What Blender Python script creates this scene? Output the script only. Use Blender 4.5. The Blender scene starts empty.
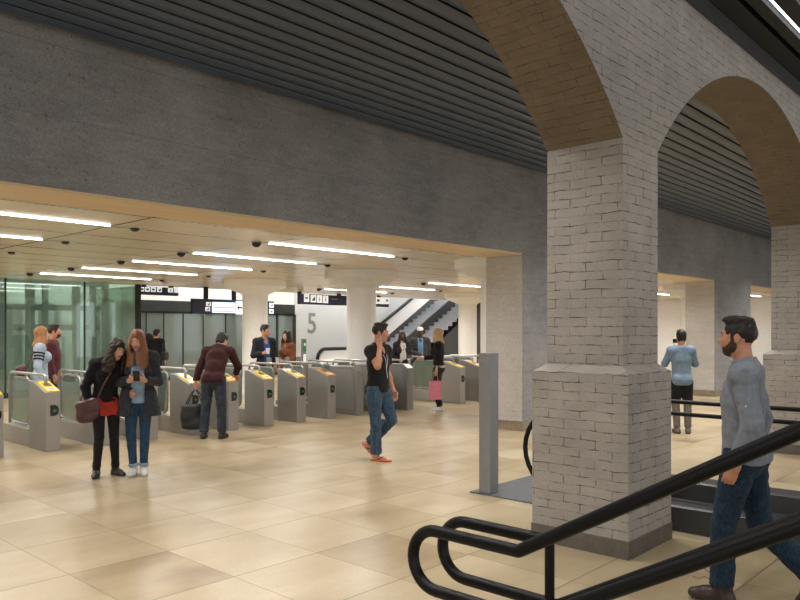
import bpy, bmesh, math, random
import numpy as np
from mathutils import Vector, Matrix
random.seed(7)
SC = bpy.context.scene
COL = SC.collection
PI = math.pi
# ------------------------------------------------------------------ camera
CA, SA = 0.734956, 0.678114          # the camera looks along (CA, SA); x runs along the brick arcade
cam = bpy.data.cameras.new('camera'); camo = bpy.data.objects.new('camera', cam); COL.objects.link(camo)
camo.location = (0, 0, 1.7)
camo.rotation_euler = (PI/2, 0, math.atan2(SA, CA) - PI/2)
cam.sensor_width = 36; cam.lens = 737/800*36; cam.shift_y = 31/800
cam.clip_start = .05; cam.clip_end = 200
SC.camera = camo
SC.view_settings.view_transform = 'Standard'; SC.view_settings.look = 'None'
SC.view_settings.gamma = 1; SC.view_settings.use_curve_mapping = False
SC.view_settings.exposure = 0.60
SC.cycles.use_denoising = True
SC.cycles.max_bounces = 8; SC.cycles.diffuse_bounces = 4; SC.cycles.glossy_bounces = 4
SC.cycles.transparent_max_bounces = 12; SC.cycles.transmission_bounces = 4
SC.cycles.sample_clamp_indirect = 6

# ------------------------------------------------------------------ materials
def nodes(name):
    m = bpy.data.materials.new(name); m.use_nodes = True
    nt = m.node_tree; b = nt.nodes['Principled BSDF']
    return m, nt, b
def L(nt, a, b): nt.links.new(a, b)
def N(nt, t, **kw):
    n = nt.nodes.new(t)
    for k, v in kw.items(): setattr(n, k, v)
    return n
def math_node(nt, op, a, b=None):
    n = N(nt, 'ShaderNodeMath', operation=op)
    for i, v in enumerate((a, b)):
        if v is None: continue
        if isinstance(v, (int, float)): n.inputs[i].default_value = v
        else: L(nt, v, n.inputs[i])
    return n.outputs[0]
def ramp(nt, fac, stops):
    r = N(nt, 'ShaderNodeValToRGB'); el = r.color_ramp.elements
    while len(el) > 1: el.remove(el[-1])
    for i, (p, c) in enumerate(stops):
        e = el[0] if i == 0 else el.new(p)
        e.position = p; e.color = (*c, 1) if len(c) == 3 else c
    L(nt, fac, r.inputs[0]); return r.outputs[0]
def coords(nt, scale=(1, 1, 1), kind='Object', loc=(0, 0, 0)):
    tc = N(nt, 'ShaderNodeTexCoord'); mp = N(nt, 'ShaderNodeMapping')
    mp.inputs['Scale'].default_value = scale; mp.inputs['Location'].default_value = loc
    L(nt, tc.outputs[kind], mp.inputs[0]); return mp.outputs[0]
def noise(nt, vec, scale, detail=4, rough=.55):
    n = N(nt, 'ShaderNodeTexNoise'); n.inputs['Scale'].default_value = scale
    n.inputs['Detail'].default_value = detail; n.inputs['Roughness'].default_value = rough
    L(nt, vec, n.inputs['Vector']); return n.outputs['Fac']
def bump(nt, b, h, strength=.3, dist=.01):
    n = N(nt, 'ShaderNodeBump'); n.inputs['Strength'].default_value = strength; n.inputs['Distance'].default_value = dist
    L(nt, h, n.inputs['Height']); L(nt, n.outputs[0], b.inputs['Normal'])
def mixc(nt, fac, a, b, mode='MIX'):
    n = N(nt, 'ShaderNodeMix', data_type='RGBA', blend_type=mode)
    for i, v in ((0, fac), (6, a), (7, b)):
        if isinstance(v, (int, float)): n.inputs[i].default_value = v
        elif isinstance(v, tuple): n.inputs[i].default_value = (*v, 1)
        else: L(nt, v, n.inputs[i])
    return n.outputs[2]
def plain(name, col, rough=.6, metal=0, var=.12, nscale=12, spec=.5, bmp=0, bscale=60, stretch=(1, 1, 1)):
    m, nt, b = nodes(name)
    v = coords(nt, stretch)
    f = noise(nt, v, nscale)
    c = ramp(nt, f, [(.3, tuple(x*(1-var) for x in col)), (.7, tuple(min(1, x*(1+var)) for x in col))])
    L(nt, c, b.inputs['Base Color'])
    b.inputs['Roughness'].default_value = rough; b.inputs['Metallic'].default_value = metal
    b.inputs['Specular IOR Level'].default_value = spec
    if bmp: bump(nt, b, noise(nt, v, bscale), bmp, .004)
    return m
def emit(name, col, s):
    m, nt, b = nodes(name)
    b.inputs['Base Color'].default_value = (*col, 1)
    b.inputs['Emission Color'].default_value = (*col, 1); b.inputs['Emission Strength'].default_value = s
    return m
def brick(name, base, dark, bstr=.5):
    m, nt, b = nodes(name)
    tc = N(nt, 'ShaderNodeTexCoord')
    warp = N(nt, 'ShaderNodeTexNoise'); warp.inputs['Scale'].default_value = 5; L(nt, tc.outputs['UV'], warp.inputs['Vector'])
    vm = N(nt, 'ShaderNodeVectorMath', operation='MULTIPLY_ADD'); L(nt, warp.outputs['Color'], vm.inputs[0])
    vm.inputs[1].default_value = (.05, .034, 0); L(nt, tc.outputs['UV'], vm.inputs[2])
    br = N(nt, 'ShaderNodeTexBrick'); L(nt, vm.outputs[0], br.inputs['Vector'])
    br.inputs['Scale'].default_value = 1; br.inputs['Brick Width'].default_value = .275; br.inputs['Row Height'].default_value = .073
    br.inputs['Mortar Size'].default_value = .0045; br.inputs['Mortar Smooth'].default_value = .45; br.inputs['Bias'].default_value = 0
    br.inputs['Color1'].default_value = (1, 1, 1, 1); br.inputs['Color2'].default_value = (.86, .86, .86, 1); br.inputs['Mortar'].default_value = (.78, .78, .78, 1)
    n1 = noise(nt, tc.outputs['UV'], 3.2, 5, .6); n2 = noise(nt, tc.outputs['UV'], 46, 4, .65)
    c0 = ramp(nt, n1, [(.3, tuple(x*.86 for x in base)), (.7, tuple(x*1.1 for x in base))])
    c1 = mixc(nt, .5, c0, br.outputs['Color'], 'MULTIPLY')
    crack = ramp(nt, noise(nt, tc.outputs['UV'], 9, 3, .6), [(.44, (0, 0, 0)), (.60, (1, 1, 1))])
    mort = math_node(nt, 'MULTIPLY', br.outputs['Fac'], crack)
    c2 = mixc(nt, mort, c1, dark)
    c3 = mixc(nt, .32, c2, ramp(nt, n2, [(.25, (.45, .45, .45)), (.75, (1, 1, 1))]), 'MULTIPLY')
    L(nt, c3, b.inputs['Base Color'])
    h = math_node(nt, 'ADD', math_node(nt, 'MULTIPLY', br.outputs['Fac'], -1.0), math_node(nt, 'MULTIPLY', n2, .35))
    h = math_node(nt, 'ADD', h, math_node(nt, 'MULTIPLY', noise(nt, tc.outputs['UV'], 13, 3), .6))
    bump(nt, b, h, bstr, .010)
    b.inputs['Roughness'].default_value = .8; b.inputs['Specular IOR Level'].default_value = .25
    return m
def concrete(name, a, bcol, rough=.7):
    m, nt, b = nodes(name)
    v = coords(nt, (1, 1, 1)); vs = coords(nt, (.35, .35, 1.6))
    n1 = noise(nt, v, .9, 6, .62); n2 = noise(nt, vs, 7, 6, .7); n3 = noise(nt, v, 55, 3, .6)
    f = math_node(nt, 'ADD', math_node(nt, 'MULTIPLY', n1, .6), math_node(nt, 'MULTIPLY', n2, .4))
    c = ramp(nt, f, [(.36, a), (.64, bcol)])
    c = mixc(nt, .6, c, ramp(nt, n3, [(.3, (.60, .60, .60)), (.65, (1.15, 1.15, 1.15))]), 'MULTIPLY')
    pit = ramp(nt, noise(nt, v, 26, 2, .5), [(.27, (.35, .35, .35)), (.33, (1, 1, 1))])
    c = mixc(nt, .6, c, pit, 'MULTIPLY')
    sep = N(nt, 'ShaderNodeSeparateXYZ'); L(nt, coords(nt), sep.inputs[0])
    line = math_node(nt, 'LESS_THAN', math_node(nt, 'ABSOLUTE', math_node(nt, 'SUBTRACT', math_node(nt, 'FRACT', math_node(nt, 'MULTIPLY', sep.outputs[2], 1.5)), .5)), .008)
    c = mixc(nt, math_node(nt, 'MULTIPLY', line, .35), c, tuple(x*.6 for x in a))
    L(nt, c, b.inputs['Base Color'])
    bump(nt, b, math_node(nt, 'ADD', n3, n2), .4, .008)
    b.inputs['Roughness'].default_value = rough; b.inputs['Specular IOR Level'].default_value = .3
    return m
def floor_mat():
    m, nt, b = nodes('travertine tiles')
    sep = N(nt, 'ShaderNodeSeparateXYZ'); pos = coords(nt); L(nt, pos, sep.inputs[0])
    TX, TY = .752, .882
    u = math_node(nt, 'DIVIDE', math_node(nt, 'SUBTRACT', sep.outputs[0], 2.215), TX)
    w = math_node(nt, 'DIVIDE', math_node(nt, 'SUBTRACT', sep.outputs[1], 3.42), TY)
    def edge(x, t, width):
        fr = math_node(nt, 'FRACT', x)
        d = math_node(nt, 'SUBTRACT', .5, math_node(nt, 'ABSOLUTE', math_node(nt, 'SUBTRACT', fr, .5)))
        return math_node(nt, 'LESS_THAN', math_node(nt, 'MULTIPLY', d, t), width)
    g = math_node(nt, 'MAXIMUM', math_node(nt, 'MULTIPLY', edge(u, TX, .0045), .75), edge(w, TY, .0055))
    cell = N(nt, 'ShaderNodeCombineXYZ'); L(nt, math_node(nt, 'FLOOR', u), cell.inputs[0]); L(nt, math_node(nt, 'FLOOR', w), cell.inputs[1])
    wn = N(nt, 'ShaderNodeTexWhiteNoise', noise_dimensions='2D'); L(nt, cell.outputs[0], wn.inputs['Vector'])
    off = N(nt, 'ShaderNodeVectorMath', operation='MULTIPLY_ADD'); L(nt, wn.outputs['Color'], off.inputs[0]); off.inputs[1].default_value = (20, 20, 20); L(nt, pos, off.inputs[2])
    st = N(nt, 'ShaderNodeMapping'); st.inputs['Scale'].default_value = (.7, 1.5, 1); st.inputs['Rotation'].default_value = (0, 0, .5); L(nt, off.outputs[0], st.inputs[0])
    n1 = noise(nt, st.outputs[0], 1.3, 3, .5); n2 = noise(nt, pos, 40, 2, .6); n3 = noise(nt, pos, 14, 3, .6)
    f = math_node(nt, 'ADD', math_node(nt, 'MULTIPLY', n1, .78), math_node(nt, 'MULTIPLY', wn.outputs['Value'], .22))
    c = ramp(nt, f, [(.26, (.27, .195, .11)), (.42, (.385, .305, .185)), (.58, (.455, .37, .237)), (.78, (.56, .475, .33))])
    c = mixc(nt, .35, c, ramp(nt, n2, [(.25, (.70, .66, .60)), (.75, (1, 1, 1))]), 'MULTIPLY')
    c = mixc(nt, .16, c, ramp(nt, n3, [(.25, (.75, .68, .58)), (.75, (1, 1, 1))]), 'MULTIPLY')
    c = mixc(nt, math_node(nt, 'MULTIPLY', g, .8), c, (.13, .085, .045))
    L(nt, c, b.inputs['Base Color'])
    b.inputs['Roughness'].default_value = .31
    b.inputs['Specular IOR Level'].default_value = .5
    bump(nt, b, math_node(nt, 'MULTIPLY', g, -1), .1, .003)
    return m
def ceil_mat():
    m, nt, b = nodes('veneer ceiling panels')
    pos = coords(nt); sep = N(nt, 'ShaderNodeSeparateXYZ'); L(nt, pos, sep.inputs[0])
    def edge(x, off, t, width):
        fr = math_node(nt, 'FRACT', math_node(nt, 'DIVIDE', math_node(nt, 'SUBTRACT', x, off), t))
        d = math_node(nt, 'SUBTRACT', .5, math_node(nt, 'ABSOLUTE', math_node(nt, 'SUBTRACT', fr, .5)))
        return math_node(nt, 'LESS_THAN', math_node(nt, 'MULTIPLY', d, t), width)
    g = math_node(nt, 'MAXIMUM', edge(sep.outputs[1], 8.12, 1.07, .022), edge(sep.outputs[0], 4.45, 2.45, .018))
    n1 = noise(nt, coords(nt, (.5, 4, 1)), 2.2, 5, .6); n2 = noise(nt, coords(nt, (.5, .3, 1)), 1.3, 3)
    f = math_node(nt, 'ADD', math_node(nt, 'MULTIPLY', n1, .5), math_node(nt, 'MULTIPLY', n2, .5))
    c = ramp(nt, f, [(.3, (.74, .62, .455)), (.7, (.88, .77, .60))])
    c = mixc(nt, g, c, (.022, .018, .014))
    L(nt, c, b.inputs['Base Color']); b.inputs['Roughness'].default_value = .22; b.inputs['Specular IOR Level'].default_value = .55
    return m
def brushed(name, col, rough=.34, metal=.85):
    m, nt, b = nodes(name)
    v = coords(nt, (40, 40, 1.2)); f = noise(nt, v, 6, 4, .6)
    c = ramp(nt, f, [(.3, tuple(x*.9 for x in col)), (.7, tuple(x*1.08 for x in col))])
    L(nt, c, b.inputs['Base Color']); b.inputs['Metallic'].default_value = metal
    L(nt, ramp(nt, f, [(.2, (rough*.85,)*3), (.8, (rough*1.2,)*3)]), b.inputs['Roughness'])
    return m
def glass_mat(name, tint, refl=.16, dirt=0.0, dcol=(.4, .5, .45)):
    m = bpy.data.materials.new(name); m.use_nodes = True; nt = m.node_tree; nt.nodes.clear()
    out = N(nt, 'ShaderNodeOutputMaterial'); tr = N(nt, 'ShaderNodeBsdfTransparent'); gl = N(nt, 'ShaderNodeBsdfGlossy')
    tr.inputs[0].default_value = (*tint, 1); gl.inputs['Roughness'].default_value = .03; gl.inputs[0].default_value = (.9, 1, .95, 1)
    lw = N(nt, 'ShaderNodeLayerWeight'); lw.inputs[0].default_value = .35
    fac = math_node(nt, 'MULTIPLY', lw.outputs['Fresnel'], 1.0); fac = math_node(nt, 'MINIMUM', math_node(nt, 'ADD', fac, refl), .8)
    mx = N(nt, 'ShaderNodeMixShader'); L(nt, fac, mx.inputs[0]); L(nt, tr.outputs[0], mx.inputs[1]); L(nt, gl.outputs[0], mx.inputs[2])
    last = mx.outputs[0]
    if dirt:
        df = N(nt, 'ShaderNodeBsdfDiffuse'); df.inputs[0].default_value = (*dcol, 1)
        m2 = N(nt, 'ShaderNodeMixShader'); m2.inputs[0].default_value = dirt; L(nt, last, m2.inputs[1]); L(nt, df.outputs[0], m2.inputs[2]); last = m2.outputs[0]
    L(nt, last, out.inputs[0]); return m
M = {}
M['brick'] = brick('painted grey brick', (.395, .362, .325), (.08, .066, .056))
M['brick_arch'] = brick('tan arch brick', (.195, .15, .102), (.10, .074, .05), .3)
M['concrete'] = concrete('grey concrete', (.20, .196, .196), (.34, .334, .334))
M['concrete_lit'] = concrete('lit concrete', (.44, .415, .385), (.58, .55, .515))
M['base'] = plain('dark stone base', (.12, .105, .09), .45, var=.2)
M['base_tan'] = plain('tan stone base', (.24, .19, .13), .5, var=.2)
M['floor'] = floor_mat()
M['ceiling'] = ceil_mat()
M['soffit'] = plain('tan soffit board', (.66, .50, .31), .5, var=.08, nscale=3, stretch=(.3, 3, 1))
M['slat'] = plain('blue grey slats', (.046, .068, .108), .34, var=.15, nscale=2, stretch=(.3, 3, 3))
M['black'] = plain('matt black', (.012, .012, .013), .7)
M['rail'] = plain('black powder coat', (.004, .004, .0045), .42, var=.1, spec=.25)
M['steel'] = brushed('brushed steel', (.36, .345, .33), .40, .65)
M['steel_dark'] = brushed('grey steel', (.29, .28, .27), .42, .65)
M['tube'] = brushed('satin tube', (.36, .355, .345), .3)
M['bollard'] = plain('grey metal', (.235, .24, .25), .42, metal=.3, var=.06)
M['plate'] = plain('dark floor plate', (.115, .12, .128), .55, metal=.2)
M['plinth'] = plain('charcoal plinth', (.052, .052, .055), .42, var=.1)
M['white'] = plain('white render', (.82, .81, .79), .6, var=.03)
M['column'] = plain('cream column', (.90, .89, .87), .42, var=.02)
M['wallgrey'] = plain('pale grey panel', (.56, .57, .57), .5, var=.03)
M['five'] = plain('grey numeral paint', (.20, .20, .20), .6)
M['navy'] = plain('navy sign', (.011, .016, .060), .35)
M['sign_white'] = emit('lit sign white', (.9, .93, .96), .35)
M['sign_ink'] = plain('sign ink', (.012, .012, .03), .5)
M['screen'] = emit('lit screen', (.62, .76, .95), .95)
M['screen_band'] = emit('screen band', (.22, .36, .62), .5)
M['lamp'] = emit('lamp diffuser', (1, .975, .94), 11)
M['fill_back'] = emit('back fill light', (1, .985, .96), 58)
M['lamp_front'] = emit('lamp diffuser cool', (.95, .97, 1), 3)
M['yellow'] = plain('yellow reader', (.80, .56, .02), .35, var=.06)
M['orange'] = plain('orange reader', (.50, .25, .05), .4, var=.06)
M['reader_pad'] = plain('reader pad', (.75, .62, .52), .4)
M['reader_red'] = plain('reader mark', (.55, .12, .08), .4)
M['reader_dark'] = plain('reader slot', (.10, .08, .03), .3)
M['green'] = emit('green arrow', (.02, .13, .05), .12)
M['greensign'] = plain('green sign', (.05, .26, .07), .5)
M['glass'] = glass_mat('green glass', (.72, .84, .78), .07, .10, (.34, .42, .38))
M['glass_far'] = glass_mat('grey green glass', (.56, .66, .62), .08, .45, (.29, .335, .315))
M['glass_gate'] = glass_mat('gate glass', (.66, .74, .71), .06, .28, (.24, .27, .255))
M['mullion'] = plain('dark mullion', (.03, .033, .031), .75, spec=.2)
M['bar'] = plain('grey green beam', (.17, .20, .18), .6)
M['pane_white'] = plain('pale green back wall', (.56, .63, .59), .6, var=.2, nscale=.8)
M['greygreen'] = plain('grey green back wall', (.30, .345, .32), .6, var=.1, nscale=.7)
M['step'] = plain('escalator step', (.58, .60, .62), .4, metal=.3)
M['step_riser'] = plain('escalator riser', (.30, .31, .33), .5, metal=.3)
M['dark_wedge'] = plain('dark cladding', (.045, .047, .048), .6)
M['dome'] = plain('black dome', (.01, .01, .011), .2)

# ------------------------------------------------------------------ mesh helpers
def tag(o, label=None, cat=None, group=None, kind=None):
    if label: o['label'] = label
    if cat: o['category'] = cat
    if group: o['group'] = group
    if kind: o['kind'] = kind
    return o
def link(name, me, parent=None, loc=None, rotz=None):
    o = bpy.data.objects.new(name, me); COL.objects.link(o)
    if parent: o.parent = parent
    if loc is not None: o.location = loc
    if rotz is not None: o.rotation_euler = (0, 0, rotz)
    return o
def empty(name, loc, label, cat, group=None, rotz=0):
    o = bpy.data.objects.new(name, None); COL.objects.link(o); o.location = loc; o.rotation_euler = (0, 0, rotz)
    o.empty_display_size = .1
    return tag(o, label, cat, group)
class MB:
    """collects shapes, then links them as one mesh object"""
    def __init__(s): s.bm = bmesh.new(); s.mi = 0
    def faces(s, vs, fs):
        bv = [s.bm.verts.new(v) for v in vs]; out = []
        for f in fs:
            try: fc = s.bm.faces.new([bv[i] for i in f]); fc.material_index = s.mi; out.append(fc)
            except ValueError: pass
        return bv, out
    def box(s, x0, x1, y0, y1, z0, z1, bev=0):
        bv, fs = s.faces([(x0, y0, z0), (x1, y0, z0), (x1, y1, z0), (x0, y1, z0), (x0, y0, z1), (x1, y0, z1), (x1, y1, z1), (x0, y1, z1)],
                         [(0, 3, 2, 1), (4, 5, 6, 7), (0, 1, 5, 4), (1, 2, 6, 5), (2, 3, 7, 6), (3, 0, 4, 7)])
        if bev:
            es = list({e for f in fs for e in f.edges})
            r = bmesh.ops.bevel(s.bm, geom=es, offset=bev, segments=2, affect='EDGES', profile=.5)
            for f in r['faces']: f.material_index = s.mi
        return s
    def prism(s, pts, axis, a0, a1, bev=0):
        """pts: 2-D outline; axis 'x' -> pts are (y,z), 'y' -> (x,z), 'z' -> (x,y)"""
        def P(p, a): return (a, p[0], p[1]) if axis == 'x' else ((p[0], a, p[1]) if axis == 'y' else (p[0], p[1], a))
        n = len(pts); vs = [P(p, a0) for p in pts] + [P(p, a1) for p in pts]
        fs = [tuple(range(n))[::-1], tuple(range(n, 2*n))] + [(i, (i+1) % n, n+(i+1) % n, n+i) for i in range(n)]
        bv, f = s.faces(vs, fs)
        if bev:
            es = list({e for q in f[:2] for e in q.edges})
            r = bmesh.ops.bevel(s.bm, geom=es, offset=bev, segments=2, affect='EDGES', profile=.5)
        return s
    def tube(s, pts, r, n=14, closed=False):
        pts = [Vector(p) for p in pts]; m = len(pts); rings = []
        up = None
        for i, p in enumerate(pts):
            if closed: t = (pts[(i+1) % m]-pts[i-1]).normalized()
            else: t = (pts[min(i+1, m-1)]-pts[max(i-1, 0)]).normalized()
            if up is None:
                up = Vector((0, 0, 1)) if abs(t.z) < .9 else Vector((1, 0, 0))
            a = (up - t*up.dot(t)).normalized(); b = t.cross(a); up = a
            rings.append([s.bm.verts.new(p + a*r*math.cos(2*PI*k/n) + b*r*math.sin(2*PI*k/n)) for k in range(n)])
        for i in range(m if closed else m-1):
            A, B = rings[i], rings[(i+1) % m]
            for k in range(n):
                f = s.bm.faces.new((A[k], A[(k+1) % n], B[(k+1) % n], B[k])); f.material_index = s.mi; f.smooth = True
        if not closed:
            f = s.bm.faces.new(rings[0][::-1]); f.material_index = s.mi
            f = s.bm.faces.new(rings[-1]); f.material_index = s.mi
        return s
    def lathe(s, prof, n=32, c=(0, 0), smooth=True):
        rings = []
        for r, z in prof:
            rings.append([s.bm.verts.new((c[0]+r*math.cos(2*PI*k/n), c[1]+r*math.sin(2*PI*k/n), z)) for k in range(n)])
        for A, B in zip(rings, rings[1:]):
            for k in range(n):
                f = s.bm.faces.new((A[k], A[(k+1) % n], B[(k+1) % n], B[k])); f.material_index = s.mi; f.smooth = smooth
        for R in (rings[0][::-1], rings[-1]):
            f = s.bm.faces.new(R); f.material_index = s.mi
        return s
    def build(s, name, mats, parent=None, loc=None, rotz=None, uv=False):
        bmesh.ops.recalc_face_normals(s.bm, faces=s.bm.faces)
        for e in s.bm.edges:
            if len(e.link_faces) == 2 and e.calc_face_angle(0) > .55: e.smooth = False
        if uv:
            l = s.bm.loops.layers.uv.verify()
            for f in s.bm.faces:
                n = f.normal
                for lp in f.loops:
                    p = lp.vert.co
                    lp[l].uv = (p.y, p.z) if abs(n.x) > .7 else ((p.x+.11, p.z) if abs(n.y) > .6 else (p.x+p.y, p.z*1.0))
        me = bpy.data.meshes.new(name); s.bm.to_mesh(me); s.bm.free()
        for m in (mats if isinstance(mats, (list, tuple)) else [mats]): me.materials.append(m)
        return link(name, me, parent, loc, rotz)
def arc(c, r, a0, a1, n=10):
    return [(c[0]+r*math.cos(a0+(a1-a0)*i/n), c[1]+r*math.sin(a0+(a1-a0)*i/n)) for i in range(n+1)]
def fillet(pts, r, n=6, closed=False):
    """rounds the corners of a 3-D polyline"""
    P = [Vector(p) for p in pts]; m = len(P); out = []
    for i, p in enumerate(P):
        if not closed and i in (0, m-1): out.append(p); continue
        a, b = P[i-1], P[(i+1) % m]; u = (a-p).normalized(); v = (b-p).normalized()
        ang = u.angle(v); d = min(r/math.tan(ang/2), (a-p).length*.49, (b-p).length*.49); rr = d*math.tan(ang/2)
        bis = (u+v).normalized(); c = p + bis*(rr/math.sin(ang/2))
        s0 = p+u*d - c; s1 = p+v*d - c
        for k in range(n+1):
            t = k/n; w = s0.angle(s1)
            q = (s0*math.sin((1-t)*w)+s1*math.sin(t*w))/math.sin(w) if w > 1e-4 else s0
            out.append(c+q)
    return out
def px(u, Y=None, X=None):
    """where the sight line through image column u meets the plane y=Y or x=X"""
    r = (u-400)/737
    if Y is not None: return Y*(CA+r*SA)/(SA-r*CA)
    return X*(SA-r*CA)/(CA+r*SA)

# ------------------------------------------------------------------ the setting
def struct(o): o['kind'] = 'structure'; return o
struct(MB().box(-8, 44, -8, 30, -.12, 0).build('floor', M['floor']))
# concrete portal wall along y = 6.94 .. 7.69
W0, W1, ZB, ZT = 6.94, 7.69, 3.02, 4.42
w = MB(); w.box(-8, 44, W0, W1, ZB, ZT+.5)
PILLARS = ((10.58, 13.4), (19.5, 22.33), (31.0, 33.8))
for a, b in PILLARS: w.box(a, b, W0, W1, 0, ZB)
struct(w.build('wall_portal', M['concrete']))
for i, (a, b) in enumerate(((-8, 10.58), (13.4, 19.5), (22.33, 31.0))):
    struct(MB().box(a+.004, b-.004, W0+.012, W1, ZB-.03, ZB-.002).build('trim_%d' % (i+1), M['soffit']))
for i, (a, b) in enumerate(PILLARS):
    struct(MB().box(a-.012, a-.0005, W0+.004, W1-.004, .16, ZB-.034).build('trim_%d' % (i+5), M['concrete_lit']))  # lighter sheet on each inner face, hall light put into its colour
    struct(MB().box(a-.025, b+.025, W0-.025, W1+.025, 0, .15).build('baseboard_%s' % ('near', 'middle', 'far')[i], M['base_tan']))
# ticket hall ceiling
struct(MB().box(-8, 44, W1, 20.3, 3.05, 3.15).build('ceiling_hall', M['ceiling']))
# slatted ceiling between the arcade and the portal wall
sl = MB()
SLY, SLP = 3.30, .208
y = SLY
while y < 6.76:
    pr = [(y+.165*i/8, 4.452-.034*math.sin(PI*(.06+.80*i/8))) for i in range(9)]
    sl.prism(pr+[(y+.165, 4.52), (y, 4.52)], 'x', -8, 44)
    y += SLP
sl.bm.normal_update()
for f in sl.bm.faces:
    if abs(f.normal.y) > .9: f.material_index = 1  # slat sides coloured black to hold the shade of the gaps
struct(sl.build('ceiling_slatted', [M['slat'], M['black']]))
struct(MB().box(-8, 44, 3.21, W0, 4.66, 4.74).build('ceiling_void', M['black']))
# brick arcade
AX0, AX1, YF, YB = 5.26, 5.885, 2.55, 3.21
ZS, RISE = 3.17, 1.19
SPAN = 5.335; HALF = SPAN/2; RAD = (HALF**2+RISE**2)/(2*RISE); PITCH = SPAN+(AX1-AX0); TOP = 4.95
ar = MB(); LAY = ar.bm.loops.layers.uv.verify()
def quadf(vs, uvs, mi=0):
    f = ar.bm.faces.new([ar.bm.verts.new(v) for v in vs]); f.material_index = mi
    for lp, q in zip(f.loops, uvs): lp[LAY].uv = q
NSEG = 36
for k in range(-1, 6):
    x0 = AX0+k*PITCH; x1 = AX1+k*PITCH
    for yy in (YF, YB):
        vs = [(x0, yy, 1.40), (x1, yy, 1.40), (x1, yy, ZS), (x0, yy, ZS)]
        quadf(vs if yy == YF else vs[::-1], [(v[0], v[2]) for v in (vs if yy == YF else vs[::-1])])
        vs = [(x0, yy, ZS), (x1, yy, ZS), (x1, yy, TOP), (x0, yy, TOP)]
        quadf(vs if yy == YF else vs[::-1], [(v[0], v[2]) for v in (vs if yy == YF else vs[::-1])])
    vs = [(x0, YB, 1.40), (x0, YF, 1.40), (x0, YF, ZS), (x0, YB, ZS)]; quadf(vs, [(v[1], v[2]) for v in vs])
    vs = [(x1, YF, 1.40), (x1, YB, 1.40), (x1, YB, ZS), (x1, YF, ZS)]; quadf(vs, [(v[1], v[2]) for v in vs])
    c = x1+HALF; zc = ZS+RISE-RAD
    A = math.asin(HALF/RAD)
    pr = [(c+RAD*math.sin(-A+2*A*i/NSEG), zc+RAD*math.cos(-A+2*A*i/NSEG)) for i in range(NSEG+1)]
    for i in range(NSEG):
        (xa, za), (xb, zb) = pr[i], pr[i+1]
        for yy in (YF, YB):
            vs = [(xa, yy, za), (xb, yy, zb), (xb, yy, TOP), (xa, yy, TOP)]
            vs = vs if yy == YF else vs[::-1]
            quadf(vs, [(v[0], v[2]) for v in vs])
        sa, sb = RAD*2*A*i/NSEG, RAD*2*A*(i+1)/NSEG
        quadf([(xa, YF, za), (xa, YB, za), (xb, YB, zb), (xb, YF, zb)], [(YF, sa), (YB, sa), (YB, sb), (YF, sb)], 1)
bmesh.ops.remove_doubles(ar.bm, verts=ar.bm.verts, dist=.0005)
struct(ar.build('wall_arcade', [M['brick'], M['brick_arch']]))
for k in range(-1, 6):
    x0 = AX0+k*PITCH-.10; x1 = AX1+k*PITCH+.055; y0, y1 = 2.46, 3.29
    p = MB()
    p.box(x0, x1, y0, y1, 0, 1.372)
    vs = [(x0, y0, 1.372), (x1, y0, 1.372), (x1, y1, 1.372), (x0, y1, 1.372),
          (x0+.085, YF-.004, 1.43), (x1-.05, YF-.004, 1.43), (x1-.05, YB+.004, 1.43), (x0+.085, YB+.004, 1.43)]
    p.faces(vs, [(4, 5, 6, 7), (0, 1, 5, 4), (1, 2, 6, 5), (2, 3, 7, 6), (3, 0, 4, 7)])
    struct(p.build('wall_pier_%d' % (k+2), M['brick'], uv=True))
    struct(MB().box(x0-.008, x1+.008, y0-.008, y1+.008, 0, .138, .004).build('baseboard_pier_%d' % (k+2), M['base']))
# front ceiling with its dark slats
struct(MB().box(-8, 44, -8, 2.53, 4.86, 4.95).build('ceiling_front', M['black']))
fs = MB()
for yy in (2.42, 1.62, 1.40, 1.18, .96, .74, .52, .30, .08, -.14, -.36, -.58, -.80):
    fs.prism([(yy-.09, 4.76), (yy+.09, 4.74), (yy+.09, 4.84), (yy-.09, 4.84)], 'x', -8, 44)
fs.prism([(2.17, 4.77), (2.27, 4.75), (2.27, 4.84), (2.17, 4.84)], 'x', -8, 44)
fs.prism([(1.94, 4.77), (2.08, 4.75), (2.08, 4.84), (1.94, 4.84)], 'x', -8, 44)
struct(fs.build('ceiling_front_slats', M['black']))
struct(MB().box(-8, 44, 2.515, 2.549, 4.60, 4.86).build('trim_12', M['plinth']))  # dark strip added in place of the shading along the wall top

# ------------------------------------------------------------------ lamps
def strip(x0, x1, yy, z, label, mat, wdt=.04, group='linear ceiling lights of the ticket hall', case=True):
    t = empty('ceiling_light', ((x0+x1)/2, yy, z), label, 'ceiling light', group)
    h = (x1-x0)/2
    if case:
        MB().box(-h-.09, h+.09, -wdt/2-.012, wdt/2+.012, -.004, .02).build('housing', M['tube'], t)
        MB().box(-h, h, -wdt/2, wdt/2, -.012, -.0045).build('diffuser', mat, t)
    else:
        MB().box(-h, h, -wdt/2, wdt/2, -.004, .03).build('diffuser', mat, t)
    return t
ORD = ('first', 'second', 'third', 'fourth', 'fifth', 'sixth')
ROWS = (9.14, 11.27, 13.42, 15.62, 17.82, 19.6)
def dome(x, yy, label):
    t = empty('dome_camera', (x, yy, 3.05), label, 'security camera', 'black domes on the hall ceiling')
    MB().lathe([(.085, -.001), (.085, -.014), (.075, -.018)], 20).build('mounting_ring', M['tube'], t)
    MB().lathe([(.072, -.016), (.068, -.045), (.052, -.07), (.03, -.083), (.006, -.087)], 20).build('dome_cover', M['dome'], t)
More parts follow.
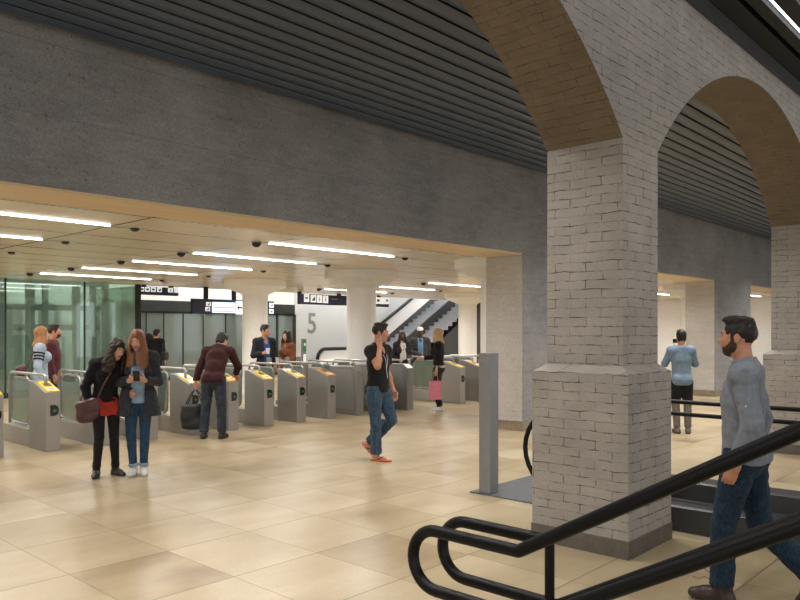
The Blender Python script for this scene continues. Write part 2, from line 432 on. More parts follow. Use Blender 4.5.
def vent(x, yy, label):
    t = empty('ceiling_slot', (x, yy, 3.05), label, 'ceiling fitting', 'dark slot fittings on the hall ceiling')
    MB().box(-.18, .18, -.05, .05, -.006, .0).build('frame', M['tube'], t)
    MB().lathe([(.06, -.004), (.055, -.03), (.03, -.045), (.004, -.048)], 16).build('lens', M['dome'], t)
cols = ((1.6, 4.40, 'left column'), (6.95, 9.72, 'middle column'), (12.45, 15.1, 'column of strips beyond the flared column'), (15.75, 18.6, 'right column'))
for ci, (a, b, cn) in enumerate(cols):
    for ri, yy in enumerate(ROWS[:5]):
        if ci == 2 and ri in (0,): continue
        if ci == 2: continue
        strip(a, b, yy-(.04 if ci == 0 else 0), 3.05, 'slim lit ceiling strip, %s row from the concrete beam, %s' % (ORD[ri], cn), M['lamp'])
        if ci in (1, 3):
            dome(a-.24, yy, 'black ceiling dome, %s row from the concrete beam, %s' % (ORD[ri], cn))
            vent(b+.32, yy, 'dark ceiling slot fitting, %s row from the concrete beam, %s' % (ORD[ri], cn))
        elif ri < 3:
            vent(b+.34, yy-.04, 'dark ceiling slot fitting, %s row from the concrete beam, %s' % (ORD[ri], cn))
for ri, yy in enumerate(ROWS[:4]):
    strip(-3.6, -.8, yy, 3.05, 'slim lit ceiling strip outside the left edge, %s row' % ORD[ri], M['lamp'])
    strip(24.2, 27.0, yy, 3.05, 'slim lit ceiling strip at the far right of the hall, %s row' % ORD[ri], M['lamp'])
    strip(28.0, 30.6, yy, 3.05, 'added lit ceiling strip to brighten the far end wall of the hall, %s row' % ORD[ri], M['lamp'])  # extra row added to brighten the end wall
for i, yy in enumerate((2.125, 1.86)):
    strip(-2, 30, yy, 4.80, ('bright line of light in the dark ceiling nearest the brick arcade', 'bright line of light in the dark ceiling at the top right corner')[i], M['lamp_front'], .024, 'lines of light in the dark front ceiling', False)
def area(name, loc, sx, sy, power, col, spread, label):
    l = bpy.data.lights.new(name, 'SPOT'); l.spot_size = spread; l.spot_blend = .6 if spread > 2.3 else 1.0; l.shadow_soft_size = .12; l.energy = power; l.color = col
    o = bpy.data.objects.new(name, l); COL.objects.link(o); o.location = loc
    return tag(o, label, 'fill_light', 'added fill lights under the ceilings')
k = 0
for xx in (-1.0, 1.6, 4.2, 6.8, 9.4, 12.0, 14.6, 18.0, 22.0):
    for yy in ((SLY+SLP*3, SLY+SLP*8) if xx < 9 else (SLY+SLP*4, SLY+SLP*9)):
        area('fill_light', (xx, yy-.03, 4.40), 1.2, .03, (150 if xx < 9 else 230 if xx < 13 else 330), (1, .965, .92), math.radians(118), 'slim downlight added unseen under the slatted ceiling')  # unseen spots added to light the floor from above
        k += 1
for xx in (-4.6, -1.6, 1.0, 3.6, 6.2, 8.8, 11.4, 14.0, 16.6, 19.0, 23.2, 25.8, 28.4):
    for yy in (8.9, 11.3, 13.7, 16.1, 18.5):
        if abs(xx-11.4) < 1 and yy != 13.7: continue
        area('fill_light', (xx, yy, 3.0), 0, 0, 74, (1, .98, .95), math.radians(166), 'small downlight added unseen below the veneer ceiling of the hall')  # unseen spots added to carry most of the hall light
for xx, yy in ((-2.5, 1.6), (.4, 1.6), (3.0, 1.6), (6.4, .9), (9.5, 1.2)):
    area('fill_light', (xx, yy-.02, 4.70), 0, 0, 130 if xx < 5 else 90, (1, .97, .92), math.radians(125), 'small downlight added unseen below the dark front ceiling')  # unseen spots added to brighten the front floor and the pier side
wd = bpy.data.worlds.new('world'); SC.world = wd; wd.use_nodes = True
wd.node_tree.nodes['Background'].inputs[0].default_value = (1, .985, .96, 1)
wd.node_tree.nodes['Background'].inputs[1].default_value = .95
def at(u, v, Y=None, X=None):
    """point where the sight line through image point (u, v) meets the plane y=Y or x=X"""
    if Y is not None: x = px(u, Y=Y); y = Y
    else: y = px(u, X=X); x = X
    d = CA*x+SA*y
    return x, y, 1.7-(v-331)*d/737
# ------------------------------------------------------------------ round columns of the hall
def column(x, y, label):
    t = empty('round_column', (x, y, 0), label, 'column', 'round columns with flared heads')
    MB().lathe([(.345, 0), (.345, .12), (.335, .13), (.335, 2.70)], 40).build('shaft', M['column'], t)
    MB().lathe([(.352, 2.655), (.36, 2.672), (.36, 2.69), (.80, 2.862), (.835, 2.885), (.835, 3.049)], 48).build('capital', M['column'], t)
column(11.59, 8.15, 'cream round column tucked behind the concrete pillar, flared head cut off by it')
column(11.76, 12.05, 'cream round column with flared head behind the man on the phone')
column(11.92, 16.3, 'cream round column with flared head beside the couple, behind the man in blue')
column(21.4, 16.4, 'cream round column right of the escalators, behind the blonde woman')
column(21.6, 8.3, 'cream round column seen through the right arch behind the man in light blue')
column(21.5, 12.3, 'cream round column deep in the hall right of the row of gates')
# ------------------------------------------------------------------ ticket gates
def d_shape(w, h, n=10):
    return [(-w/2, h/2)] + [(w/2*math.cos(a)*1.0 + 0, h/2*math.sin(a)) for a in [PI/2-PI*i/n for i in range(n+1)]] + [(-w/2, -h/2)]
def gate_entry(x, label, pad='yellow'):
    t = empty('ticket_gate', (x, 10.64, 0), label, 'ticket gate', 'steel ticket gates in a row')
    b = MB(); b.prism([(0, .0), (.60, 0), (.60, .985), (.46, .985), (0, .835)], 'x', -.11, .1, .012); b.build('cabinet', M['steel'], t)
    b = MB(); b.box(-.085, .085, .60, 1.66, 0, .27, .012); b.build('base', M['steel'], t)
    sx = .33; th = math.atan2(.15, .46)
    def S(u, v, h): return (u, v*math.cos(th)-h*math.sin(th), .835+v*math.sin(th)+h*math.cos(th))
    def slab(u0, u1, v0, v1, h0, h1, name, mat, par):
        m = MB(); m.faces([S(u0, v0, h0), S(u1, v0, h0), S(u1, v1, h0), S(u0, v1, h0), S(u0, v0, h1), S(u1, v0, h1), S(u1, v1, h1), S(u0, v1, h1)],
                          [(0, 3, 2, 1), (4, 5, 6, 7), (0, 1, 5, 4), (1, 2, 6, 5), (2, 3, 7, 6), (3, 0, 4, 7)])
        return m.build(name, mat, par)
    r = slab(-.078, .09, .012, .40, -.004, .014, 'reader', M[pad], t)
    slab(-.05, .065, .045, .15, .012, .0175, 'touch_pad', M['reader_pad'], r)
    slab(-.025, .04, .075, .115, .016, .019, 'touch_mark', M['reader_red'], r)
    slab(-.045, .06, .20, .31, .012, .02, 'slot', M['reader_dark'], r)
    m = MB(); m.prism([(p[0]+.012, p[1]+.58) for p in d_shape(.115, .15)], 'y', -.008, .001); e = m.build('indicator', M['dome'], t)
    m = MB(); m.prism([(-.018, .575), (.012, .605), (.012, .588), (.04, .588), (.04, .562), (.012, .562), (.012, .545)], 'y', -.0105, -.0075); m.build('arrow', M['green'], e)
    glass_and_hoop(t)
    return t
def glass_and_hoop(t):
    ring = [(0, .86, .30), (0, 1.56, .30), (0, 1.56, .87), (0, 1.44, .995), (0, .86, .995)]
    m = MB(); m.tube(fillet(ring, .09, 6, True), .016, 10, True); f = m.build('wing_frame', M['tube'], t)
    m = MB(); m.prism([(.875, .31), (1.545, .31), (1.545, .865), (1.43, .98), (.875, .98)], 'x', -.005, .005); m.build('glass_wing', M['glass_gate'], f)
    m = MB(); m.tube(fillet([(0, .28, .93), (0, .28, 1.065), (0, 1.64, 1.065), (0, 1.64, .25)], .11, 7), .022, 12)
    m.tube([(0, .98, .99), (0, .98, 1.065)], .018, 10)
    m.build('hoop_rail', M['tube'], t)
def gate_exit(x, label):
    t = empty('ticket_gate', (x, 10.64, 0), label, 'ticket gate', 'steel ticket gates in a row')
    b = MB(); b.prism([(0, 0), (.80, 0), (.80, .985), (.12, .985), (0, .90)], 'x', -.1, .1, .012); b.build('cabinet', M['steel_dark'], t)
    pts = [(.10, .12), (.70, .12), (.70, .93)] + [(.26+.15*math.cos(a), .78+.15*math.sin(a)) for a in [PI/2+PI/2*i/6 for i in range(7)]]
    m = MB(); m.prism(pts, 'x', -.106, -.099); m.build('side_panel', M['steel'], t)
    b = MB(); b.box(-.085, .085, .80, 1.66, 0, .27, .012); b.build('base', M['steel_dark'], t)
    glass_and_hoop(t)
gx = 3.575
GL = ['steel ticket gate cut off at the left edge of the picture',
      'steel ticket gate with yellow reader at far left, just left of the two women',
      'steel ticket gate behind the dark-haired woman with the red shorts',
      'steel ticket gate behind the woman in the dark denim coat',
      'steel ticket gate behind the black bag of the bending man',
      'steel ticket gate the bending man is reaching over',
      'steel ticket gate first to the right of the bending man, below the man in blue',
      'steel ticket gate second to the right of the bending man, below the woman in tan',
      'steel ticket gate with an orange reader, left of the man on the phone']
for i, lb in enumerate(GL):
    gate_entry(gx+.7525*i, lb, 'orange' if i == 8 else 'yellow')
gate_exit(10.35, 'plain steel ticket gate without reader at the left elbow of the man on the phone')
gate_exit(11.10, 'plain steel ticket gate hidden behind the man on the phone')
gate_exit(11.86, 'plain steel ticket gate with rounded side panel left of the blonde woman')
gate_entry(13.70, 'steel ticket gate with yellow reader right of the blonde woman')
gate_entry(14.45, 'steel ticket gate with yellow reader between the blonde woman and the grey post')
gate_entry(15.20, 'steel ticket gate partly hidden by the tall grey post')
gate_entry(2.82, 'steel ticket gate just outside the left edge')
for i, q in enumerate(('nearest of the three behind the man in light blue', 'middle of the three behind the man in light blue', 'farthest of the three behind the man in light blue')):
    gate_entry(22.9+.75*i, 'steel ticket gate through the right arch, '+q.split(' the three')[0]+' of three')
for i, (u, q) in enumerate(((269, 'below the cup of the man in blue'), (287.5, 'left of the woman in tan'), (299, 'below the cup of the woman in tan'), (436, 'behind the blonde woman'))):
    x = px(u, Y=12.55)
    m = MB(); m.lathe([(.055, 0), (.055, 1.13), (.048, 1.14)], 18); o = m.build('steel_post', M['tube'], loc=(x, 12.55, 0)); tag(o, 'short round steel post behind the gates, '+q, 'post', 'round steel posts behind the gates')
x = px(303.6, Y=13.3)
t = empty('ticket_post', (x, 13.3, 0), 'slim grey post with a green sign left of the wall numeral, behind the gates', 'sign post')
MB().box(-.05, .05, -.035, .035, 0, 1.52, .005).build('post', M['steel_dark'], t)
MB().box(-.048, .048, -.04, -.033, 1.22, 1.50).build('green_sign', M['greensign'], t)
MB().box(-.022, .022, -.043, -.039, 1.36, 1.42).build('sign_square', M['sign_white'], t)
MB().box(-.034, .034, -.040, -.034, .98, 1.16).build('sign_panel', M['sign_white'], t)
# ------------------------------------------------------------------ bollard, plate, loop rail behind the brick pier
o = MB().box(6.23, 6.38, 4.48, 4.625, .012, 1.47, .006).build('bollard', M['bollard']); tag(o, 'tall square grey metal post standing left of the brick pier', 'post')
struct(MB().box(6.2, 7.4, 3.35, 4.72, -.01, .012).build('trim_10', M['plate']))
def stadium(X, y0, y1, zc, r, n=14):
    a = [(X, y1 + r*math.cos(q), zc+r*math.sin(q)) for q in [PI/2-PI*i/n for i in range(n+1)]]
    b = [(X, y0 - r*math.cos(q), zc+r*math.sin(q)) for q in [-PI/2+PI*i/n for i in range(n+1)]]
    return a+b
m = MB(); m.tube(stadium(6.27, 3.62, 3.68, .54, .40), .024, 14, True)
for yy in (3.62,): m.tube([(6.27, yy, .012), (6.27, yy, .15)], .02)
o = m.build('loop_rail', M['rail']); tag(o, 'curved black tubular rail showing at the left side of the brick pier', 'handrail')
# ------------------------------------------------------------------ stepped plinth and double rail beyond the walking man
o = MB().prism([(6.2, 0), (6.2, .20), (6.22, .215), (6.44, .215), (6.46, .225), (6.46, .365), (6.48, .38), (6.70, .38), (6.70, 0)], 'y', -1.5, 3.15).build('stepped_plinth', M['plinth'])
tag(o, 'low charcoal two-step plinth on the floor behind the walking man', 'plinth')
t = empty('double_rail', (8.2, 2.5, 0), 'pair of thin black horizontal rails beyond the walking man', 'handrail')
for z in (.905, .77): MB().tube([(0, -4.0, z), (0, 2.2, z)], .024, 12).build('rail', M['rail'], t)
for yy in (1.75, -1.4, -3.6): MB().tube([(0, yy, 0), (0, yy, .905)], .02, 12).build('post', M['rail'], t)
# ------------------------------------------------------------------ foreground stair handrails
def handrail(X, label, posts):
    t = empty('handrail', (X, 1.5, 0), label, 'handrail', 'black tubular stair handrails')
    E0, EN, s, zt, zb = 1.50, -1.3, .565, .900, .662
    r = (zt-zb)/2; zc = (zt+zb)/2; ye = 2.035-.024-r
    pts = [(0, EN, zt+(E0-EN)*s)] + fillet([(0, EN+.01, zt+(E0-EN-.01)*s), (0, E0, zt), (0, ye, zt)], .012, 3)[1:]
    pts += [(0, ye+r*math.cos(q), zc+r*math.sin(q)) for q in [PI/2-PI*i/16 for i in range(1, 16)]]
    pts += [(0, ye, zb)] + fillet([(0, ye, zb), (0, E0-.05, zb), (0, EN, zb+(E0-.05-EN)*s)], .012, 3)[1:]
    MB().tube([(p[0], p[1]-1.5, p[2]) for p in pts], .024, 18).build('tube', M['rail'], t)
    for yy in posts:
        z = zt+max(0, E0-yy)*s
        MB().tube([(0, yy-1.5, 0), (0, yy-1.5, z-.01)], .019, 14).build('post', M['rail'], t)
handrail(2.26, 'nearer of the two black tubular handrails, its looped end cutting across the foreground floor', (.30, -1.2))
handrail(2.45, 'farther of the two black tubular handrails, looped end just behind the nearer one', (1.485, .30, -1.2))
# ------------------------------------------------------------------ back of the hall
YW = 23.0
xg = px(294, Y=YW)
struct(MB().box(xg, 44, YW, YW+.3, 0, 6).build('wall_numeral', M['wallgrey']))
struct(MB().box(8, xg, YW, YW+.3, 2.74, 6).build('wall_header', M['white']))
struct(MB().box(8, xg, YW-.06, YW, 2.36, 2.74).build('trim_11', M['mullion']))
struct(MB().box(-8, 44, 25.6, 25.8, 0, 6).build('wall_back', M['greygreen']))
struct(MB().box(43.5, 43.8, -8, 30, 0, 6).build('wall_right', M['white']))
struct(MB().box(31.2, 31.4, 7.69, 22, 0, 3.05).build('wall_hall_end', M['white']))
struct(MB().box(-8, 44, 20.3, 26, 6, 6.1).build('ceiling_back', M['white']))
struct(MB().box(-8, 44, 20.3, 20.42, 3.05, 6).build('wall_upstand', M['white']))
struct(MB().box(-8.3, -8, 7, 26, 0, 6).build('wall_left', M['white']))
def glass_wall(name, label, y, us, z0, z1, gmat, post=.05, extra=()):
    t = empty(name, (0, y, 0), label, 'glass wall')
    xs = [px(u, Y=y) for u in us]
    for a, b in zip(xs, xs[1:]):
        MB().box(a, b, -.006, .006, z0, z1).build('glass_panel', gmat, t)
    for i, x in enumerate(xs):
        wdt = post if not extra or i not in extra else extra[i]
        MB().box(x-wdt/2, x+wdt/2, -.03, .03, 0, z1).build('mullion', M['mullion'], t)
    MB().box(xs[0], xs[-1], -.035, .035, 0, z0).build('bottom_rail', M['mullion'], t)
    if gmat is not M['glass']: MB().box(xs[0], xs[-1], -.03, .03, z1-.05, z1).build('top_rail', M['mullion'], t)
    return t
glass_wall('glass_wall', 'grey-green glass wall with thin mullions under a dark band, behind the bending man', YW, (120, 146, 163.5, 183, 203, 225.5, 246, 262, 277, 294), .12, 2.36, M['glass_far'], .035, {8: .10, 9: .16})
glass_wall('glass_enclosure', 'tall green-tinted glass enclosure at far left behind the gates', 19.9, (-70, -35, 5.4, 84.5, 138), .14, 3.04, M['glass'], .03, {4: .16})
# side of the enclosure, steel frame and pale wall inside it
xe = px(138, Y=19.9)
t = empty('glass_return', (xe, 19.95, 0), 'side pane of the green glass enclosure, running back from its dark corner post', 'glass wall')
MB().box(-.006, .006, .05, 2.5, .14, 3.0).build('glass_panel', M['glass'], t)
MB().box(-.03, .03, .05, 2.5, 0, .14).build('bottom_rail', M['mullion'], t)
struct(MB().box(-8, xe+.2, 22.6, 22.8, 0, 6).build('wall_enclosure', M['pane_white']))
t = empty('enclosure_structure', (0, 21.3, 0), 'grey-green steel frame of posts and beams inside the glass enclosure', 'steel frame')
for u, wd_ in ((-20, .2), (1, .12), (30, .22), (45, .14), (76, .2), (93, .16), (105, .16) ):
    x = px(u, Y=21.3); MB().box(x-wd_/2, x+wd_/2, -.06, .06, 0, 3.4).build('post', M['bar'], t)
xa, xb = px(-60, Y=21.3), xe-.2
for z0, z1 in ((2.28, 2.44), (3.0, 3.2)): MB().box(xa, xb, -.05, .05, z0, z1).build('beam', M['bar'], t)
MB().box(px(12, Y=21.3), px(72, Y=21.3), -.09, -.05, 1.72, 1.88).build('beam', M['bar'], t)
MB().box(px(84, Y=21.3), px(99, Y=21.3), -.09, -.05, 1.72, 1.88).build('beam', M['bar'], t)
for a, b in ((2, 22), (38, 45), (54, 60), (85, 98)):
    MB().box(px(a, Y=21.7), px(b, Y=21.7), .37, .41, 0, 2.26).build('pale_panel', M['wallgrey'], t)
# numeral on the wall
def text(body, size, loc, rotz, mat, name, parent=None, depth=.01, bold=0.0, sx=1):
    cu = bpy.data.curves.new(name, 'FONT'); cu.body = body; cu.size = size; cu.extrude = depth; cu.offset = bold
    o = bpy.data.objects.new(name, cu); COL.objects.link(o)
    dg = bpy.context.evaluated_depsgraph_get(); me = bpy.data.meshes.new_from_object(o.evaluated_get(dg))
    bpy.data.objects.remove(o)
    R = Matrix.Rotation(rotz, 4, 'Z') @ Matrix.Rotation(PI/2, 4, 'X') @ Matrix.Diagonal((sx, 1, 1, 1))
    me.transform(R); me.materials.clear(); me.materials.append(mat)
    return link(name, me, parent, loc)
x, y, z = at(306.8, 333, Y=YW); x2, _, z2 = at(317.2, 313, Y=YW)
hgt = z2-z
o = text('5', hgt/.70, (x, YW-.004, z), 0, M['five'], 'wall_numeral_five', None, .003, .018, (x2-x)/(hgt/.70*.52))
tag(o, 'large grey numeral 5 painted on the pale wall', 'numeral')
# ------------------------------------------------------------------ hanging signs
def sq(t, u0, u1, v0, v1, Y, name, mat, off, org):
    a = at(u0, v0, Y=Y); b = at(u1, v1, Y=Y)
    zt = a[2]; zb = at(u0, v1, Y=Y)[2]
    return MB().box(a[0]-org[0], b[0]-org[0], -off, -off+.02, zb-org[2], zt-org[2]).build(name, mat, t), ((a[0]+b[0])/2-org[0], (zt+zb)/2-org[2], zt-zb, b[0]-a[0])
def picto(par, cx, cz, h, kind, off):
    """simple pictograms: arrow, lift, person, stairs, train, plus"""
    m = MB(); y0, y1 = -off-.006, -off
    if kind == 'arrow':
        s = h*.32; m.prism([(cx-s, cz), (cx-.1*h, cz+s), (cx-.1*h, cz+.1*h), (cx+s, cz+.1*h), (cx+s, cz-.1*h), (cx-.1*h, cz-.1*h), (cx-.1*h, cz-s)], 'y', y0, y1)
    elif kind == 'person':
        m.box(cx-.08*h, cx+.08*h, y0, y1, cz-.34*h, cz+.12*h); m.prism([(cx+.09*h*math.cos(a), cz+.25*h+.09*h*math.sin(a)) for a in [2*PI*i/10 for i in range(10)]], 'y', y0, y1)
    elif kind == 'stairs':
        s = .13*h; m.prism([(cx-.3*h, cz-.3*h), (cx+.3*h, cz-.3*h), (cx+.3*h, cz+.3*h), (cx+.12*h, cz+.3*h), (cx+.12*h, cz+.1*h), (cx-.1*h, cz+.1*h), (cx-.1*h, cz-.12*h), (cx-.3*h, cz-.12*h)], 'y', y0, y1)
    elif kind == 'train':
        m.box(cx-.3*h, cx+.3*h, y0, y1, cz-.12*h, cz+.22*h); m.box(cx-.2*h, cx-.08*h, y0, y1, cz-.28*h, cz-.12*h); m.box(cx+.08*h, cx+.2*h, y0, y1, cz-.28*h, cz-.12*h)
    elif kind == 'plus':
        m.box(cx-.3*h, cx+.3*h, y0, y1, cz-.08*h, cz+.08*h); m.box(cx-.08*h, cx+.08*h, y0, y1, cz-.3*h, cz+.3*h)
    m.build('pictogram', M['sign_ink'], par)
def sign(name, label, Y, u0, u1, v0, v1, squares, rods=(), extra=None):
    a = at(u0, v0, Y=Y); b = at(u1, v1, Y=Y)
    org = (a[0], Y, a[2])
    t = empty(name, org, label, 'sign')
    zb = at(u0, v1, Y=Y)[2]
    MB().box(0, b[0]-a[0], 0, .12, zb-a[2], 0, .01).build('casing', M['navy'], t)
    for (p0, p1, q0, q1, kind) in squares:
        s, (cx, cz, h, w_) = sq(t, p0, p1, q0, q1, Y, 'symbol_panel', M['sign_white'], .012, org)
        if kind: picto(s, cx, cz, min(h, w_), kind, .012)
    for u in rods:
        x = at(u, v0, Y=Y)[0]-org[0]; MB().box(x-.06, x+.06, .02, .10, -.02, 3.06-org[2]).build('hanger', M['mullion'], t)
    return t, org
t, org = sign('direction_sign', 'long navy sign with white symbols hanging above the wall numeral', 19.6, 299.4, 347, 293.6, 304.0,
     ((304, 309, 293.9, 301.8, 'arrow'), (310.6, 316, 294.8, 302.2, 'stairs'), (317, 322, 295.2, 302.6, 'person'), (323, 328, 295.6, 303, 'person')), (300.6, 340))
s, _ = sq(t, 331, 337.5, 298.6, 299.6, 19.6, 'sign_line', M['bollard'], .012, org)
t, org = sign('platform_sign', 'small navy and white symbol sign at the ceiling edge beside the glass enclosure', 20.05, 139.4, 178.6, 286.2, 294.4,
     ((140, 144, 287, 291.3, 'train'), (145, 149.6, 287, 291.6, 'train'), (150.8, 155.5, 287.2, 291.8, 'train'), (157, 161.6, 287.4, 292, 'stairs'), (168, 173, 287.8, 292.3, 'person'), (174.2, 178.6, 288, 292.6, None)), (145, 172))
t, org = sign('information_screen', 'navy hanging display with a lit screen, left of the round column', 19.5, 192.6, 243, 298.4, 313.6,
     ((206, 210.6, 302, 306, 'stairs'), (205.2, 209.8, 307, 311, 'stairs'), (235.6, 243, 301, 314.2, 'arrow')), (207, 235))
s, _ = sq(t, 212, 234.8, 302, 312.6, 19.5, 'screen', M['screen'], .014, org)
for v in (306.5, 310.4):
    sq(s, 212.6, 234.2, v, v+1.2, 19.5, 'screen_band', M['screen_band'], .017, org)
t, org = sign('exit_sign', 'small white and navy sign just right of the middle round column', 19.6, 370, 389, 303.6, 306.4,
     ((372, 384, 297.2, 303.6, 'train'), (384.6, 389, 297.4, 303.6, 'plus')), (380,))
t, org = sign('lift_sign', 'small navy sign with white symbols peeping out right of the left round column', 19.0, 262, 274, 301, 315, ((269.4, 273.4, 303, 307.4, 'stairs'), (269.2, 273.2, 309, 313.4, 'stairs')), (264,))
# ------------------------------------------------------------------ escalators
YE = 22.5
p0 = at(378.75, 325, Y=YE); p1 = at(408.75, 300.6, Y=YE); SL = (p1[2]-p0[2])/(p1[0]-p0[0])
def zh(x): return p0[2]+(x-p0[0])*SL
HH = .95
xl = px(317.5, Y=YE)
xk = p0[0]-(p0[2]-HH)/SL            # where the handrail starts to rise
XT = 33.0
def escalator(y0, y1, label, far_panel, near_panel, dx=0.0, mat='step'):
    t = empty('escalator', (0, 0, 0), label, 'escalator', 'escalators at the back of the hall')
    st = MB(); x = xk+dx+.35
    z = .02; run = .30; rise = run*SL
    st.box(xl+dx+.3, x, y0, y1, 0, .03)
    n = 0
    while x < XT:
        z2 = z+rise
        st.mi = 1; st.faces([(x, y0, z), (x, y1, z), (x, y1, z2), (x, y0, z2)], [(0, 1, 2, 3)])
        st.mi = 0; st.faces([(x, y0, z2), (x, y1, z2), (x+run, y1, z2), (x+run, y0, z2)], [(0, 1, 2, 3)])
        x += run; z = z2
    st.build('steps', [M[mat], M['step_riser']], t)
    xs = xk+dx
    for yy, pm in ((y1, far_panel), (y0, near_panel)):
        if not pm: continue
        ztop = HH+(XT-xs)*SL
        m = MB(); m.prism([(xl+dx+.35, .0), (xl+dx+.12, .35), (xl+dx+.12, .62), (xl+dx+.40, HH), (xs, HH), (XT, ztop), (XT, ztop-HH), (xs+.35, .0)], 'x' if False else 'y', yy-.012, yy+.012); m.build('balustrade', M[pm], t)
        m = MB(); m.tube([(p[0], yy, p[1]) for p in [(xl+dx+.35, .12)] + [(xl+dx+.40+.40*math.cos(q), .55+.42*math.sin(q)) for q in [PI+.5-(PI/2+.5)*i/10 for i in range(11)]] + [(xs-.1, HH+.02), (xs+.25, HH+.1), (XT, ztop+.02)]], .07, 10); m.build('handrail_belt', M['rail'], t)
        m = MB(); m.prism([(xl+dx+.1, 0), (xl+dx+.1, .24), (xs+.2, .24), (XT, ztop-HH+.30), (XT, ztop-HH-.05), (xs+.35, 0)], 'y', yy-.05, yy+.05); m.build('skirt', M['dark_wedge'], t)
    zt = (XT-xs)*SL
    m = MB(); m.prism([(xs+.2, 0), (xs+.2, .42), (XT, zt+.42), (XT, zt-.1)], 'y', y1+.02, y1+.12); m.build('divider', M['dark_wedge'], t)
    m = MB(); m.prism([(xs+.6, 0), (XT, zt-.1), (XT, 0)], 'y', y0-.08, y0-.03); m.build('side_cladding', M['dark_wedge'], t)
escalator(21.45, 22.5, 'left escalator at the back with white inner panel and black handrail, rising to the right', 'white', None)
escalator(19.9, 20.95, 'right escalator at the back, pale steps above dark cladding, rising to the right', None, None)
for i, xx in enumerate((3.0, 9.0, 15.0, 21.0, 27.0)):
    strip(xx-1.6, xx+1.6, 21.6, 5.6, 'added unseen lamp above the escalator hall, %s from the left' % ORD[i], M['fill_back'], .20, 'added unseen lamps above the escalator hall')  # out of view, added to light the back zone
